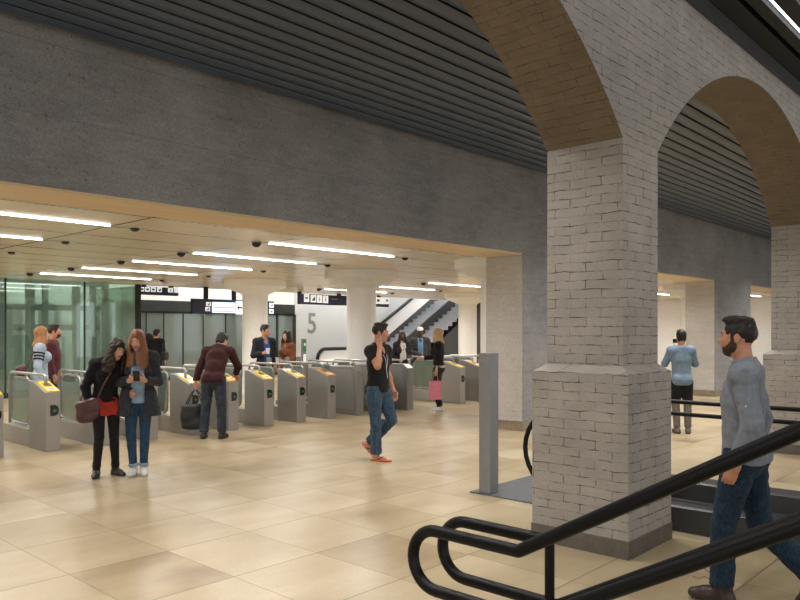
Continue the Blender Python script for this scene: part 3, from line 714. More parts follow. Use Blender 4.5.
# ------------------------------------------------------------------ smooth-surface modelling for people, clothes and bags
V3 = lambda *a: np.array(a, dtype=np.float64)
def unit(v): v = np.asarray(v, float); return v/max(1e-9, np.linalg.norm(v))
def rotm(yaw=0, pitch=0, roll=0):
    """yaw turns left, pitch nods down, roll tips the crown to the right; degrees"""
    a, b, c = math.radians(yaw), math.radians(-pitch), math.radians(roll)
    Rz = np.array([[math.cos(a), -math.sin(a), 0], [math.sin(a), math.cos(a), 0], [0, 0, 1]])
    Rx = np.array([[1, 0, 0], [0, math.cos(b), -math.sin(b)], [0, math.sin(b), math.cos(b)]])
    Ry = np.array([[math.cos(c), 0, math.sin(c)], [0, 1, 0], [-math.sin(c), 0, math.cos(c)]])
    return Rz @ Rx @ Ry
class Sdf:
    def __init__(s): s.p = []
    def cap(s, a, b, ra, rb=None, k=.03, flat=None, op='u', c0=False, c1=False):
        s.p.append(('c', np.asarray(a, float), np.asarray(b, float), ra, ra if rb is None else rb, k, flat, op, c0, c1)); return s
    def ell(s, c, r, R=None, k=.03, op='u'):
        s.p.append(('e', np.asarray(c, float), np.asarray(r, float), np.eye(3) if R is None else R, k, op)); return s
    def box(s, c, h, R=None, k=.01, op='u', rad=.01):
        s.p.append(('b', np.asarray(c, float), np.asarray(h, float), np.eye(3) if R is None else R, k, op, rad)); return s
    def plane(s, n, p, k=.004):
        """cuts away everything on the side n points to"""
        n = unit(n); s.p.append(('p', n, float(np.dot(n, p)), k)); return s
    def _bb(s, q, pad):
        if q[0] == 'c':
            r = max(q[3], q[4])+pad; return np.minimum(q[1], q[2])-r, np.maximum(q[1], q[2])+r
        if q[0] == 'e': r = max(q[2])+pad; return q[1]-r, q[1]+r
        r = np.linalg.norm(q[2])+pad; return q[1]-r, q[1]+r
    def mesh(s, name, vox, noise=None, smooth=1):
        us = [q for q in s.p if q[0] != 'p' and (q[7] if q[0] == 'c' else q[5]) == 'u']
        lo = np.min([s._bb(q, .012)[0] for q in us], 0)-2*vox; hi = np.max([s._bb(q, .012)[1] for q in us], 0)+2*vox
        n = np.ceil((hi-lo)/vox).astype(int)+1
        F = np.full(tuple(n), .5, np.float32)
        ax = [lo[i]+vox*np.arange(n[i]) for i in range(3)]
        for q in s.p:
            if q[0] == 'p':
                d = (q[1][0]*ax[0][:, None, None]+q[1][1]*ax[1][None, :, None]+q[1][2]*ax[2][None, None, :]-q[2]).astype(np.float32)
                F = np.maximum(F, d); continue
            op = q[7] if q[0] == 'c' else q[5]; k = q[5] if q[0] == 'c' else q[4]
            a, b = s._bb(q, max(k, .01)+3*vox)
            i0 = np.clip(np.floor((a-lo)/vox).astype(int), 0, n-1); i1 = np.clip(np.ceil((b-lo)/vox).astype(int)+1, 1, n)
            if np.any(i1 <= i0): continue
            sl_ = tuple(slice(i0[i], i1[i]) for i in range(3))
            X, Y, Z = np.meshgrid(*[ax[i][sl_[i]] for i in range(3)], indexing='ij')
            P = np.stack([X, Y, Z], -1)
            if q[0] == 'c':
                a_, b_, ra, rb, _, flat = q[1], q[2], q[3], q[4], q[5], q[6]
                ba = b_-a_; pa = P-a_
                if flat is not None:
                    nn, f = unit(flat[0]), flat[1]
                    u = ba-nn*np.dot(ba, nn)
                    t = np.clip((pa@u)/max(1e-9, u@u), 0, 1)
                    w = pa-t[..., None]*ba; wn = w@nn
                    w = w+np.multiply.outer(wn*(1/f-1), nn)
                    d = (np.linalg.norm(w, axis=-1)-(ra+(rb-ra)*t))
                    d = d*np.where(d > 0, 1, .8)
                else:
                    t = np.clip((pa@ba)/max(1e-9, ba@ba), 0, 1)
                    d = np.linalg.norm(pa-t[..., None]*ba, axis=-1)-(ra+(rb-ra)*t)
                ub = unit(ba)
                if q[9]: d = np.maximum(d, (P-b_)@ub)
                if q[8]: d = np.maximum(d, -(P-a_)@ub)
            elif q[0] == 'e':
                w = (P-q[1])@q[3]; r = q[2]
                k0 = np.linalg.norm(w/r, axis=-1); k1 = np.linalg.norm(w/(r*r), axis=-1)
                d = k0*(k0-1)/np.maximum(k1, 1e-6)
            else:
                w = np.abs((P-q[1])@q[3])-(q[2]-q[6])
                d = np.linalg.norm(np.maximum(w, 0), axis=-1)+np.minimum(np.max(w, -1), 0)-q[6]
            d = d.astype(np.float32); B = F[sl_]
            if op == 'u':
                h = np.maximum(k-np.abs(B-d), 0)/max(k, 1e-6); F[sl_] = np.minimum(B, d)-h*h*k*.25
            else:
                h = np.maximum(k-np.abs(B+d), 0)/max(k, 1e-6); F[sl_] = np.maximum(B, -d)+h*h*k*.25
        if noise is not None:
            near = np.abs(F) < .03
            idx = np.argwhere(near); F[near] += noise(idx*vox+lo).astype(np.float32)
        for A in (F[0], F[-1], F[:, 0], F[:, -1], F[:, :, 0], F[:, :, -1]): np.maximum(A, .01, out=A)
        return nets(F, lo, vox, name, smooth)
def nets(F, lo, vox, name, smooth=1):
    S = F < 0; nx, ny, nz = F.shape
    cnt = np.zeros((nx-1, ny-1, nz-1), np.int8)
    cs = [(i, j, k) for i in (0, 1) for j in (0, 1) for k in (0, 1)]
    for c in cs: cnt += S[c[0]:nx-1+c[0], c[1]:ny-1+c[1], c[2]:nz-1+c[2]]
    mask = (cnt > 0) & (cnt < 8); idx = np.argwhere(mask)
    num = np.full(mask.shape, -1, np.int64); num[mask] = np.arange(len(idx))
    acc = np.zeros((len(idx), 3)); ce = np.zeros(len(idx))
    for a in cs:
        for ax_ in range(3):
            if a[ax_]: continue
            b = list(a); b[ax_] = 1
            fa = F[idx[:, 0]+a[0], idx[:, 1]+a[1], idx[:, 2]+a[2]]; fb = F[idx[:, 0]+b[0], idx[:, 1]+b[1], idx[:, 2]+b[2]]
            m = (fa < 0) != (fb < 0); t = np.where(m, fa/np.where(m, fa-fb, 1), 0)
            p = np.tile(np.array(a, float), (len(idx), 1)); p[:, ax_] += t
            acc[m] += p[m]; ce[m] += 1
    V = (idx+acc/np.maximum(ce, 1)[:, None])
    Q = []
    for ax_ in range(3):
        o1, o2 = [(1, 2), (2, 0), (0, 1)][ax_]
        sl0 = [slice(None)]*3; sl1 = [slice(None)]*3; sl0[ax_] = slice(0, -1); sl1[ax_] = slice(1, None)
        A, B = S[tuple(sl0)], S[tuple(sl1)]; E = np.argwhere(A != B)
        ok = np.all([(E[:, o] > 0) & (E[:, o] < F.shape[o]-1) for o in (o1, o2)], 0); E = E[ok]
        inside = A[E[:, 0], E[:, 1], E[:, 2]]
        def g(d1, d2):
            e = E.copy(); e[:, o1] += d1; e[:, o2] += d2; return num[e[:, 0], e[:, 1], e[:, 2]]
        q = np.stack([g(-1, -1), g(0, -1), g(0, 0), g(-1, 0)], 1)
        q[~inside] = q[~inside][:, ::-1]; Q.append(q)
    Q = np.concatenate(Q); V = V*vox+lo
    for _ in range(smooth):            # light smoothing along the mesh edges
        nb = np.zeros_like(V); c = np.zeros(len(V))
        for i in range(4):
            a, b = Q[:, i], Q[:, (i+1) % 4]
            np.add.at(nb, a, V[b]); np.add.at(nb, b, V[a]); np.add.at(c, a, 1); np.add.at(c, b, 1)
        V = V*.6+.4*nb/np.maximum(c, 1)[:, None]
    me = bpy.data.meshes.new(name)
    me.vertices.add(len(V)); me.vertices.foreach_set('co', V.astype(np.float32).ravel())
    me.loops.add(4*len(Q)); me.loops.foreach_set('vertex_index', Q.astype(np.int32).ravel())
    me.polygons.add(len(Q)); me.polygons.foreach_set('loop_start', np.arange(0, 4*len(Q), 4, dtype=np.int32))
    me.update(calc_edges=True); me.validate()
    me.polygons.foreach_set('use_smooth', np.ones(len(me.polygons), bool))
    return me
def waves(amp, freq, seed=0, n=6, aniso=(1, 1, 1)):
    rs = np.random.RandomState(seed); D = rs.normal(size=(n, 3)); D /= np.linalg.norm(D, axis=1)[:, None]
    D = D*np.array(aniso); fr = freq*(.6+.9*rs.rand(n)); ph = rs.rand(n)*6.28
    if freq in (60, 62): amp *= .55
    def f(P):
        w = np.zeros(len(P))
        for i in range(n): w += np.sin(P@D[i]*fr[i]+ph[i]+1.3*np.sin(P@D[(i+1) % n]*fr[i]*.5))
        return amp*w/n*1.6
    return f

# ------------------------------------------------------------------ materials of people
def cloth(name, col, var=.18, nscale=30, rough=.85, stretch=(1, 1, 1), second=None):
    m, nt, b = nodes(name)
    f = noise(nt, coords(nt, stretch), nscale, 5, .65)
    c = ramp(nt, f, [(.3, tuple(x*(1-var) for x in col)), (.7, second or tuple(min(1, x*(1+var)) for x in col))])
    L(nt, c, b.inputs['Base Color']); b.inputs['Roughness'].default_value = rough; b.inputs['Specular IOR Level'].default_value = .2
    b.inputs['Sheen Weight'].default_value = .05
    bump(nt, b, noise(nt, coords(nt), 260, 2), .15, .002)
    return m
def skin(name, col):
    m, nt, b = nodes(name)
    f = noise(nt, coords(nt), 14, 4)
    L(nt, ramp(nt, f, [(.3, tuple(x*.9 for x in col)), (.7, tuple(min(1, x*1.08) for x in col))]), b.inputs['Base Color'])
    b.inputs['Roughness'].default_value = .5; b.inputs['Subsurface Weight'].default_value = .06; b.inputs['Subsurface Radius'].default_value = (.01, .004, .002)
    return m
def hairm(name, col, second=None):
    m, nt, b = nodes(name)
    f = noise(nt, coords(nt, (70, 70, 6)), 3, 5, .7)
    L(nt, ramp(nt, f, [(.3, tuple(x*.6 for x in col)), (.7, second or tuple(min(1, x*1.3) for x in col))]), b.inputs['Base Color'])
    b.inputs['Roughness'].default_value = .5; b.inputs['Specular IOR Level'].default_value = .35
    bump(nt, b, f, .6, .006)
    return m
K = {
 'skin': skin('fair skin', (.56, .33, .23)), 'skin_warm': skin('tanned skin', (.53, .25, .15)), 'skin_dark': skin('dark skin', (.10, .05, .03)),
 'lip': skin('lips', (.42, .14, .11)), 'lip_dark': skin('dark lips', (.09, .035, .03)),
 'eye': plain('eye white', (.72, .70, .68), .2, var=.02), 'iris': plain('dark iris', (.02, .014, .01), .1),
 'hair_black': hairm('black hair', (.018, .013, .011)), 'hair_brown': hairm('dark brown hair', (.018, .010, .008), (.040, .021, .015)),
 'hair_auburn': hairm('auburn hair', (.20, .075, .030), (.34, .15, .065)), 'hair_blonde': hairm('blonde hair', (.50, .32, .13), (.68, .48, .24)),
 'hair_ginger': hairm('ginger hair', (.34, .145, .05), (.45, .21, .08)),
 'chambray': cloth('grey blue chambray', (.20, .22, .255), .16, 40, stretch=(1, 1, .4)), 'jeans_dark': cloth('dark worn denim', (.006, .014, .028), .3, 75, second=(.022, .048, .080), stretch=(1, 1, .5)),
 'jeans_blue': cloth('blue denim', (.016, .045, .095), .25, 40, second=(.036, .085, .155), stretch=(1, 1, .3)), 'jeans_mid': cloth('faded denim', (.024, .050, .082), .3, 30, second=(.062, .108, .158), stretch=(1, 1, .3)),
 'jeans_grey': cloth('washed dark denim', (.020, .026, .036), .3, 30, second=(.050, .064, .082), stretch=(1, 1, .3)),
 'black': cloth('black knit', (.009, .009, .010), .3), 'black_soft': cloth('black cotton', (.012, .012, .013), .3),
 'coat': cloth('charcoal coat', (.022, .025, .033), .35, 60, second=(.055, .058, .066)), 'lightblue': cloth('pale blue shirt', (.27, .36, .48), .12),
 'red': cloth('red shorts', (.38, .035, .022), .15), 'tights': cloth('black tights', (.014, .012, .013), .2), 'maroon': cloth('maroon sweater', (.036, .010, .010), .2, 80),
 'wine': cloth('wine jacket', (.095, .028, .034), .2), 'boot': plain('black leather', (.015, .014, .014), .4), 'boot_brown': plain('dark brown leather', (.035, .016, .012), .45),
 'white_shoe': plain('white canvas', (.72, .72, .72), .6, var=.05), 'sole': plain('pale sole', (.6, .58, .55), .6), 'sole_dark': plain('dark sole', (.03, .025, .022), .7),
 'flipflop': plain('orange sandal', (.62, .13, .05), .5), 'bag_maroon': plain('maroon leather', (.075, .022, .026), .35, var=.3), 'bag_black': plain('black nylon bag', (.010, .010, .011), .5),
 'pink': plain('pink paper bag', (.62, .19, .26), .6), 'jacket_dark': cloth('dark jacket', (.022, .022, .026), .3), 'royal': cloth('blue shirt', (.035, .10, .30), .15),
 'tan': cloth('tan leather jacket', (.23, .085, .035), .25, 10), 'suit': cloth('grey suit', (.055, .052, .052), .2), 'sky': cloth('sky blue shirt', (.16, .30, .48), .12),
 'scarf': cloth('white scarf', (.62, .60, .58), .1), 'cap': cloth('white cap', (.72, .72, .74), .06), 'olive': cloth('dark olive trousers', (.035, .034, .026), .2),
 'denim_jacket': cloth('light denim jacket', (.36, .44, .52), .15, 14), 'stripe_blue': cloth('light blue striped shirt', (.17, .235, .31), .3, 6, stretch=(40, 40, 1)),
 'charcoal': cloth('charcoal trousers', (.03, .03, .034), .2), 'greyleg': cloth('grey trousers', (.15, .14, .125), .15), 'cup': plain('white paper cup', (.75, .74, .72), .5),
 'phone': plain('black phone', (.012, .012, .014), .2), 'belt': plain('dark belt', (.02, .014, .01), .5), 'lace': plain('tan lace', (.20, .10, .05), .7), 'beard': hairm('beard stubble', (.030, .014, .010), (.075, .034, .022)),
}
# ------------------------------------------------------------------ figures
STAND = dict(pel=(0, 0, .95), wai=(0, .005, 1.09), che=(0, .005, 1.27), top=(0, -.01, 1.41), nek=(0, -.015, 1.470), hed=(0, .025, 1.665),
             sL=(-.185, -.01, 1.43), sR=(.185, -.01, 1.43), eL=(-.235, -.03, 1.145), eR=(.235, -.03, 1.145), wL=(-.245, .05, .90), wR=(.245, .05, .90),
             hL=(-.088, 0, .925), hR=(.088, 0, .925), kL=(-.095, .015, .505), kR=(.095, .015, .505), aL=(-.10, -.02, .085), aR=(.10, -.02, .085))
class Fig:
    def __init__(s, h=1.78, fem=False, yaw=0, pitch=0, roll=0, feet=(0, 0), fpitch=(0, 0), curl=(.5, .5), hw=None, hdir=(None, None), palm=(None, None), bulk=1.0, **J):
        j = dict(STAND); j.update(J); s.k = h/1.78; s.fem = fem
        s.J = {a: np.array(b, float)*s.k for a, b in j.items()}
        if fem:
            for a in ('sL', 'sR'): s.J[a][0] = s.J['top'][0] + (s.J[a][0]-s.J['top'][0])*.88
        s.Rh = rotm(yaw, pitch, roll); s.feet = feet; s.fp = fpitch; s.curl = curl; s.hdir = hdir; s.palm = palm; s.w = bulk*(.90 if fem else 1.0)
        s.fw = unit(np.cross([0, 0, 1.0], s.J['sR']-s.J['sL']))       # chest forward
        s.pf = np.array([0, 1.0, 0])
    def H(s, p): return s.J['hed']+s.Rh@(np.array(p, float)*s.k)
    def torso(s, S, e=0, low=True):
        J, k, w = s.J, s.k, s.w; fem = s.fem; fw = s.fw
        hipw = 1.10 if fem else 1.0; waw = .86 if fem else .98
        if low:
            S.cap(J['pel']+V3(0, 0, -.02), J['wai'], .155*k*w*hipw+e, .140*k*w*waw+e, .04, (s.pf, .70))
            for sx in 'LR': S.ell(J['h'+sx]*V3(.85, 1, 1)+V3(0, -.055*k, .0), (.082*k+e, .075*k+e, .09*k+e), None, .05)
        S.cap(J['wai'], J['che'], .140*k*w*waw+e, .155*k*w+e, .05, (fw, .70))
        S.cap(J['che'], J['top'], .155*k*w+e, .125*k*w+e, .05, (fw, .68))
        S.cap(J['sL']*.96+J['sR']*.04, J['sR']*.96+J['sL']*.04, .058*k*w+e, None, .05)
        S.cap(J['nek'], J['sL'], .036*k+e, .048*k+e, .04); S.cap(J['nek'], J['sR'], .036*k+e, .048*k+e, .04)
        if fem:
            for q in (-1, 1): S.ell(J['che']+fw*.085*k+unit(J['sR']-J['sL'])*q*.072*k+V3(0, 0, .01), (.062*k+e, .058*k+e, .062*k+e), None, .04)
    def arm(s, S, q, e=0, e2=None, upto=1.0, k_=.016):
        J, k = s.J, s.k; w = .84 if s.fem else 1.0; e2 = e if e2 is None else e2
        S.ell(J['s'+q], (.056*k*w+e,)*3, None, .04)
        S.cap(J['s'+q], J['e'+q], .054*k*w+e, .043*k*w+e, k_)
        W = J['e'+q]+(J['w'+q]-J['e'+q])*upto
        r1 = (.044+(.029-.044)*upto)*k*w
        S.cap(J['e'+q], W, .044*k*w+e, r1+e2, k_, None, 'u', False, upto != 1.0 or e > 0)
        if e == 0: S.ell(J['e'+q]*.7+J['w'+q]*.3, (.046*k*w,)*3, None, .04)
    def leg(s, S, q, e=0, hem=None, eh=None):
        J, k = s.J, s.k; w = .90 if s.fem else 1.0; eh = e if eh is None else eh
        S.cap(J['h'+q], J['k'+q], .094*k*w+e, .060*k*w+e, .018)
        if hem is None:
            S.cap(J['k'+q], J['a'+q], .058*k*w+e, .037*k*w+e, .012)
        else:
            A = J['k'+q]+(J['a'+q]-J['k'+q])*hem
            S.cap(J['k'+q], A, .060*k*w+e, .046*k*w+eh, .012, None, 'u', False, True)
        u = unit(J['a'+q]-J['k'+q]); back = unit(np.cross(u, np.cross(V3(0, -1, 0), u)))
        S.ell(J['k'+q]*.68+J['a'+q]*.32+back*.016*k, (.052*k*w+e*.8, .052*k*w+e*.8, .10*k), None, .02)
    def hand(s, S, q, i):
        J, k = s.J, s.k*(.92 if s.fem else 1.0); W = J['w'+q]
        d = unit(s.hdir[i]) if s.hdir[i] is not None else unit(J['w'+q]-J['e'+q])
        sg = 1 if q == 'R' else -1
        n = np.array(s.palm[i], float) if s.palm[i] is not None else V3(-sg, .15, 0)     # the way the palm looks
        n = unit(n-d*np.dot(n, d)); t = unit(np.cross(d, n))*sg                            # t: towards the thumb side
        if s.palm[i] is None and t[1] < 0: t = -t
        S.cap(W-d*.01*k, W+d*.02*k, .027*k, .029*k, .02)
        S.cap(W+d*.022*k, W+d*.075*k, .034*k, .040*k, .02, (n, .40))
        c = s.curl[i]
        for f, (off, ln) in enumerate(((.030, .072), (.010, .080), (-.010, .074), (-.029, .058))):
            b = W+d*.090*k+t*off*k; a1 = c*.9; a2 = c*1.9
            m1 = b+(d*math.cos(a1)+n*math.sin(a1)+t*off*.8)*ln*.5*k; m2 = m1+(d*math.cos(a2)+n*math.sin(a2))*ln*.55*k
            S.cap(b-d*.03*k, b, .0095*k, .0095*k, .008); S.cap(b, m1, .0095*k, .0088*k, .004); S.cap(m1, m2, .0088*k, .0075*k, .004)
        b = W+d*.030*k+t*.028*k; m1 = b+(d*.55+t*.65+n*.35)*.042*k; m2 = m1+(d*.85+t*.12+n*(.3+.3*c))*.034*k
        S.cap(b, m1, .0125*k, .0110*k, .010); S.cap(m1, m2, .0105*k, .0085*k, .004)
    def foot_frame(s, i):
        q = 'LR'[i]; a = math.radians(s.feet[i]); p = math.radians(s.fp[i])
        d = V3(-math.sin(a)*math.cos(p), math.cos(a)*math.cos(p), -math.sin(p)); u = V3(-math.sin(a)*math.sin(p), math.cos(a)*math.sin(p), math.cos(p))
        return s.J['a'+q], d, u
    def body(s, vox, face=True):
        S = Sdf(); k, J = s.k, s.J
        s.torso(S)
        S.cap(J['nek']-V3(0, 0, .03), J['hed']+s.Rh@V3(0, -.02*k, -.05*k), (.056 if not s.fem else .046)*k, (.054 if not s.fem else .045)*k, .03)
        for i, q in enumerate('LR'):
            s.arm(S, q); s.leg(S, q); s.hand(S, q, i)
            A, d, u = s.foot_frame(i)
            S.cap(A-u*.045*k-d*.02*k, A-u*.055*k+d*.12*k, .034*k, .026*k, .03); S.ell(A-u*.045*k-d*.03*k, (.033*k,)*3, None, .03)
        H = s.H; R = s.Rh; f = .94 if s.fem else 1.0
        S.ell(H((0, -.016, .030)), V3(.074*f, .096, .088)*k, R, .02)
        S.ell(H((0, .028, -.028)), V3(.060*f, .066, .086)*k, R, .03)
        S.ell(H((0, .052, -.090)), V3(.033*f, .032, .024)*k, R, .03)
        for q in (-1, 1):
            S.ell(H((q*.046*f, .012, -.060)), V3(.018, .036, .034)*k, R, .025)
            S.ell(H((q*.036*f, .066, -.020)), V3(.022, .018, .018)*k, R, .025)
            S.ell(H((q*.032*f, .096, .008)), V3(.015, .013, .010)*k, R, .014, 's')
            S.ell(H((q*.075*f, -.008, -.004)), V3(.010, .020, .032)*k, R, .008)
            S.ell(H((q*.084*f, -.004, -.002)), V3(.006, .010, .018)*k, R, .006, 's')
        S.cap(H((-.034, .078, .026)), H((.034, .078, .026)), .014*k, None, .016)
        S.cap(H((0, .088, .014)), H((0, .112, -.024)), .0085*k, .0120*k, .012)
        for q in (-1, 1): S.ell(H((q*.011, .101, -.027)), V3(.009, .010, .008)*k, R, .008)
        S.ell(H((0, .088, -.052)), V3(.022, .013, .0075)*k, R, .008); S.ell(H((0, .087, -.064)), V3(.019, .012, .0075)*k, R, .008)
        S.box(H((0, .105, -.058)), V3(.022, .012, .0012)*k, R, .004, 's', .001)
        return S.mesh('person', vox, None, 1)
HAIRS = {}
def hair_base(f, S, e=.012, back=-.02):
    H, R, k = f.H, f.Rh, f.k
    S.ell(H((0, -.020, .036)), V3(.078+e*.6, .098+e*.8, .090+e)*k, R, .02)
    S.ell(H((0, -.045, -.03)), V3(.070, .062, .07)*k, R, .03)
    S.ell(H((0, .125, -.045)), V3(.080, .085, .098)*k, R, .012, 's')        # the face stays free
    for q in (-1, 1): S.ell(H((q*.085, .012, -.040)), V3(.024, .030, .048)*k, R, .010, 's')
def hair_mesh(f, style, vox, seed=1):
    S = Sdf(); H, R, k = f.H, f.Rh, f.k
    nz = waves(.004, 190, seed, 6, (1, 1, .5))
    if style == 'short':
        hair_base(f, S, .010); S.ell(H((0, .04, .108)), V3(.058, .055, .026)*k, R, .03)
        S.plane(R@V3(0, -.35, -1), H((0, -.06, -.075)))
    elif style == 'quiff':
        S.ell(H((0, -.018, .036)), V3(.079, .100, .090)*k, R, .02); S.ell(H((0, .045, .112)), V3(.052, .048, .020)*k, R, .03); S.ell(H((0, -.02, .116)), V3(.058, .072, .016)*k, R, .03)
        S.ell(H((0, .130, -.028)), V3(.090, .088, .106)*k, R, .012, 's')
        for q in (-1, 1): S.cap(H((q*.071, .020, .03)), H((q*.070, .026, -.03)), .009*k, .007*k, .012); S.ell(H((q*.082, -.004, -.045)), V3(.026, .030, .050)*k, R, .010, 's')
        S.plane(R@V3(0, -.30, -1), H((0, -.06, -.050)))
    elif style in ('long', 'wavy', 'bob'):
        hair_base(f, S, .016)
        rs = np.random.RandomState(seed); ln = {'long': .34, 'wavy': .30, 'bob': .17}[style]
        side = unit(f.J['sR']-f.J['sL'])
        for q in (-1, 1):
            for a in range(7):
                th = .15+a*.42; top = H((q*.078*math.sin(th+.25), .07*math.cos(th)-.02, .045-.01*a))
                out = side*q*math.sin(th)*.045+f.fw*(.05*math.cos(th)-.01)
                l1 = top+out*.5*k+V3(0, 0, -.14*k); l2 = l1+out*.5*k+V3(0, 0, -(ln-.13)*k*(.8+.35*rs.rand()))
                if style == 'wavy': l2 = l2-f.fw*.05*k+side*.05*k; l1 = l1+side*.02*k
                if style == 'long' and th < 1.6: l2 = l2+f.fw*.035*k
                S.cap(top, l1, .016*k, .024*k, .03); S.cap(l1, l2, .026*k, (.020 if style != 'wavy' else .028)*k, .03)
        S.ell(H((0, .140, -.030)), V3(.071, .098, .112)*k, R, .010, 's')
        S.cap(H((0, .07, -.06)), H((0, .10, -.32)), .062*k, .050*k, .02, None, 's')
        nz = waves(.013 if style == 'wavy' else .007, 105, seed, 7, (1, 1, .35 if style == 'long' else .8))
    elif style == 'ponytail':
        hair_base(f, S, .010)
        a = H((0, -.115, .03)); b = H((0, -.165, -.06)); c = H((0, -.13, -.20))
        S.cap(a, b, .030*k, .034*k, .02); S.cap(b, c, .034*k, .016*k, .02)
    return S.mesh('hair', vox, nz, 1)
def limb_top(f, sleeve, e, es, hem, neck=.066, cuts=(), seed=3, amp=.006, vox=.010, open_w=0, coll=False, flare=0, name='top', vneck=0, long_=0):
    """a garment for the upper body: sleeve = share of the arm (0..2), hem = height of its lower edge"""
    S = Sdf(); J, k = f.J, f.k
    f.torso(S, e)
    if long_:
        for q in 'LR': S.cap(J['h'+q]+V3(0, 0, .05), V3(J['h'+q][0]*1.15, J['h'+q][1], long_), .10*k+e, .115*k+e+flare, .06)
    for q in 'LR':
        if sleeve <= 1:
            E = J['s'+q]+(J['e'+q]-J['s'+q])*sleeve
            S.ell(J['s'+q], ((.055 if not f.fem else .048)*k+e,)*3, None, .03)
            S.cap(J['s'+q], E, (.054 if not f.fem else .046)*k+es, (.050 if not f.fem else .042)*k+es+.006, .03, None, 'u', False, True)
        else: f.arm(S, q, es, es, sleeve-1)
    S.plane((0, 0, -1), (0, 0, hem))
    up = unit(J['hed']-J['nek'])
    if coll:
        S.cap(J['nek']-up*.03*k, J['nek']+up*.030*k, neck*k+.016, neck*k+.006, .012, None, 'u', False, True)
    S.cap(J['nek']-up*.005, J['nek']+up*.2*k, neck*k-.004, neck*k+.004, .006, None, 's')
    S.ell(J['nek']+f.fw*.07*k-V3(0, 0, .03*k+vneck*.5), (.042*k, .06*k, .045*k+vneck), None, .01, 's')
    if open_w:
        S.box(J['che']+f.fw*.20*k+V3(0, 0, -.12*k), (open_w, .17*k, .42*k), np.stack([np.cross(f.fw, [0, 0, 1]), f.fw, V3(0, 0, 1)], 1), .012, 's', .012)
    for c in cuts: c(S)
    return S.mesh(name, vox, waves(amp, 62, seed, 7, (1, 1, 1.5)), 1)
def legs_mesh(f, e, hem, eh, waist, seed=5, amp=.006, vox=.010, name='trousers'):
    S = Sdf(); J, k = f.J, f.k; f.torso(S, min(e, .007))
    S.p = S.p[:3]                                        # only the hip part of the torso
    for q in 'LR': f.leg(S, q, e, hem, eh)
    S.plane((0, 0, 1), (0, 0, waist))
    w0 = waves(amp, 60, seed, 7, (1, 1, 1.9)); zt = waist-.02
    w1 = lambda P: w0(P)*np.clip((zt-P[:, 2])/.18, 0, 1)
    return S.mesh(name, vox, w1, 1)
def shoe_mesh(f, i, kind, vox=.007):
    A, d, u = f.foot_frame(i); k = f.k*(.93 if f.fem else 1.0); S = Sdf(); sd = np.cross(d, u)
    G = A-u*(A@u if False else .085*f.k)                 # ground point below the ankle
    S.cap(G-d*.045*k+u*.038*k, G+d*.10*k+u*.034*k, .040*k, .043*k, .03, (sd, 1.0)); S.cap(G+d*.10*k+u*.030*k, G+d*.165*k+u*.026*k, .043*k, .034*k, .03)
    if kind == 'boot':
        S.cap(G+u*.05*k-d*.012*k, G+u*.19*k-d*.015*k, .046*k, .054*k, .03, None, 'u', False, True)
    else:
        S.cap(G+u*.04*k-d*.012*k, G+u*.095*k-d*.015*k, .045*k, .045*k, .03, None, 'u', False, True)
    S.cap(G+d*.015*k+u*.07*k, G+d*.09*k+u*.055*k, .036*k, .030*k, .03)
    S.plane(-u, G+u*.014*k)
    T = Sdf(); T.cap(G-d*.045*k+u*.03*k, G+d*.16*k+u*.03*k, .046*k, .040*k, .03); T.ell(G+d*.09*k+u*.03*k, (.046*k,)*3, None, .03); T.plane(-u, G+u*.001); T.plane(u, G+u*.024*k)
    return S.mesh('shoe', vox, waves(.0015, 90, i), 1), T.mesh('sole', vox, None, 0)
def world_face(u, phi):
    r = (u-400)/737; v = unit([CA+r*SA, SA-r*CA, 0]); rt = V3(v[1], -v[0], 0); p = math.radians(phi)
    f = math.cos(p)*v+math.sin(p)*rt; return math.atan2(f[1], f[0])-PI/2
def place(u, d):
    r = (u-400)/737*d; return CA*d+SA*r, SA*d-CA*r
def paint(me, f, mats, lips=True):
    """lips get their own colour; the rest of the body is skin"""
    for m in mats: me.materials.append(m)
    if len(mats) < 2: return
    n = len(me.polygons); c = np.zeros(n*3); me.polygons.foreach_get('center', c); c = c.reshape(-1, 3)
    q = ((c-f.J['hed'])@f.Rh)/f.k
    m = (np.abs(q[:, 0]) < .022) & (np.abs(q[:, 2]+.058) < .0135) & (q[:, 1] > .084)
    me.polygons.foreach_set('material_index', m.astype(np.int32))
def person(f, u, d, phi, label, skin_='skin', lip='lip', vox=.0085, group=None, z=0):
    me = f.body(vox); paint(me, f, [K[skin_], K[lip]])
    x, y = place(u, d)
    o = link('person', me, None, (x, y, z), world_face(u, phi)); tag(o, label, 'person', group)
    o['_'] = 0; del o['_']
    R = f.Rh; k = f.k
    for q in (-1, 1):
        S = Sdf(); S.ell(f.H((q*.032*(.94 if f.fem else 1), .0735, .007)), (.0125*k,)*3); e = S.mesh('eye', .0035, None, 0)
        e.materials.append(K['eye']); e.materials.append(K['iris'])
        n = len(e.polygons); c = np.zeros(n*3); e.polygons.foreach_get('center', c); c = ((c.reshape(-1, 3)-f.J['hed'])@R)/k
        e.polygons.foreach_set('material_index', ((np.hypot(c[:, 0]-q*.032*(.94 if f.fem else 1), c[:, 2]-.006) < .0068) & (c[:, 1] > .08)).astype(np.int32))
        link('eye', e, o)
    return o
def part(o, name, me, mat, label=None):
    me.materials.append(mat); c = link(name, me, o)
    if label: c['label'] = label
    return c
def shoes(o, f, kind, mat, sole, vox=.008, name='shoe', label=None):
    for i in (0, 1):
        a, b = shoe_mesh(f, i, kind, vox); c = part(o, name, a, K[mat], label); part(c, 'sole', b, K[sole])
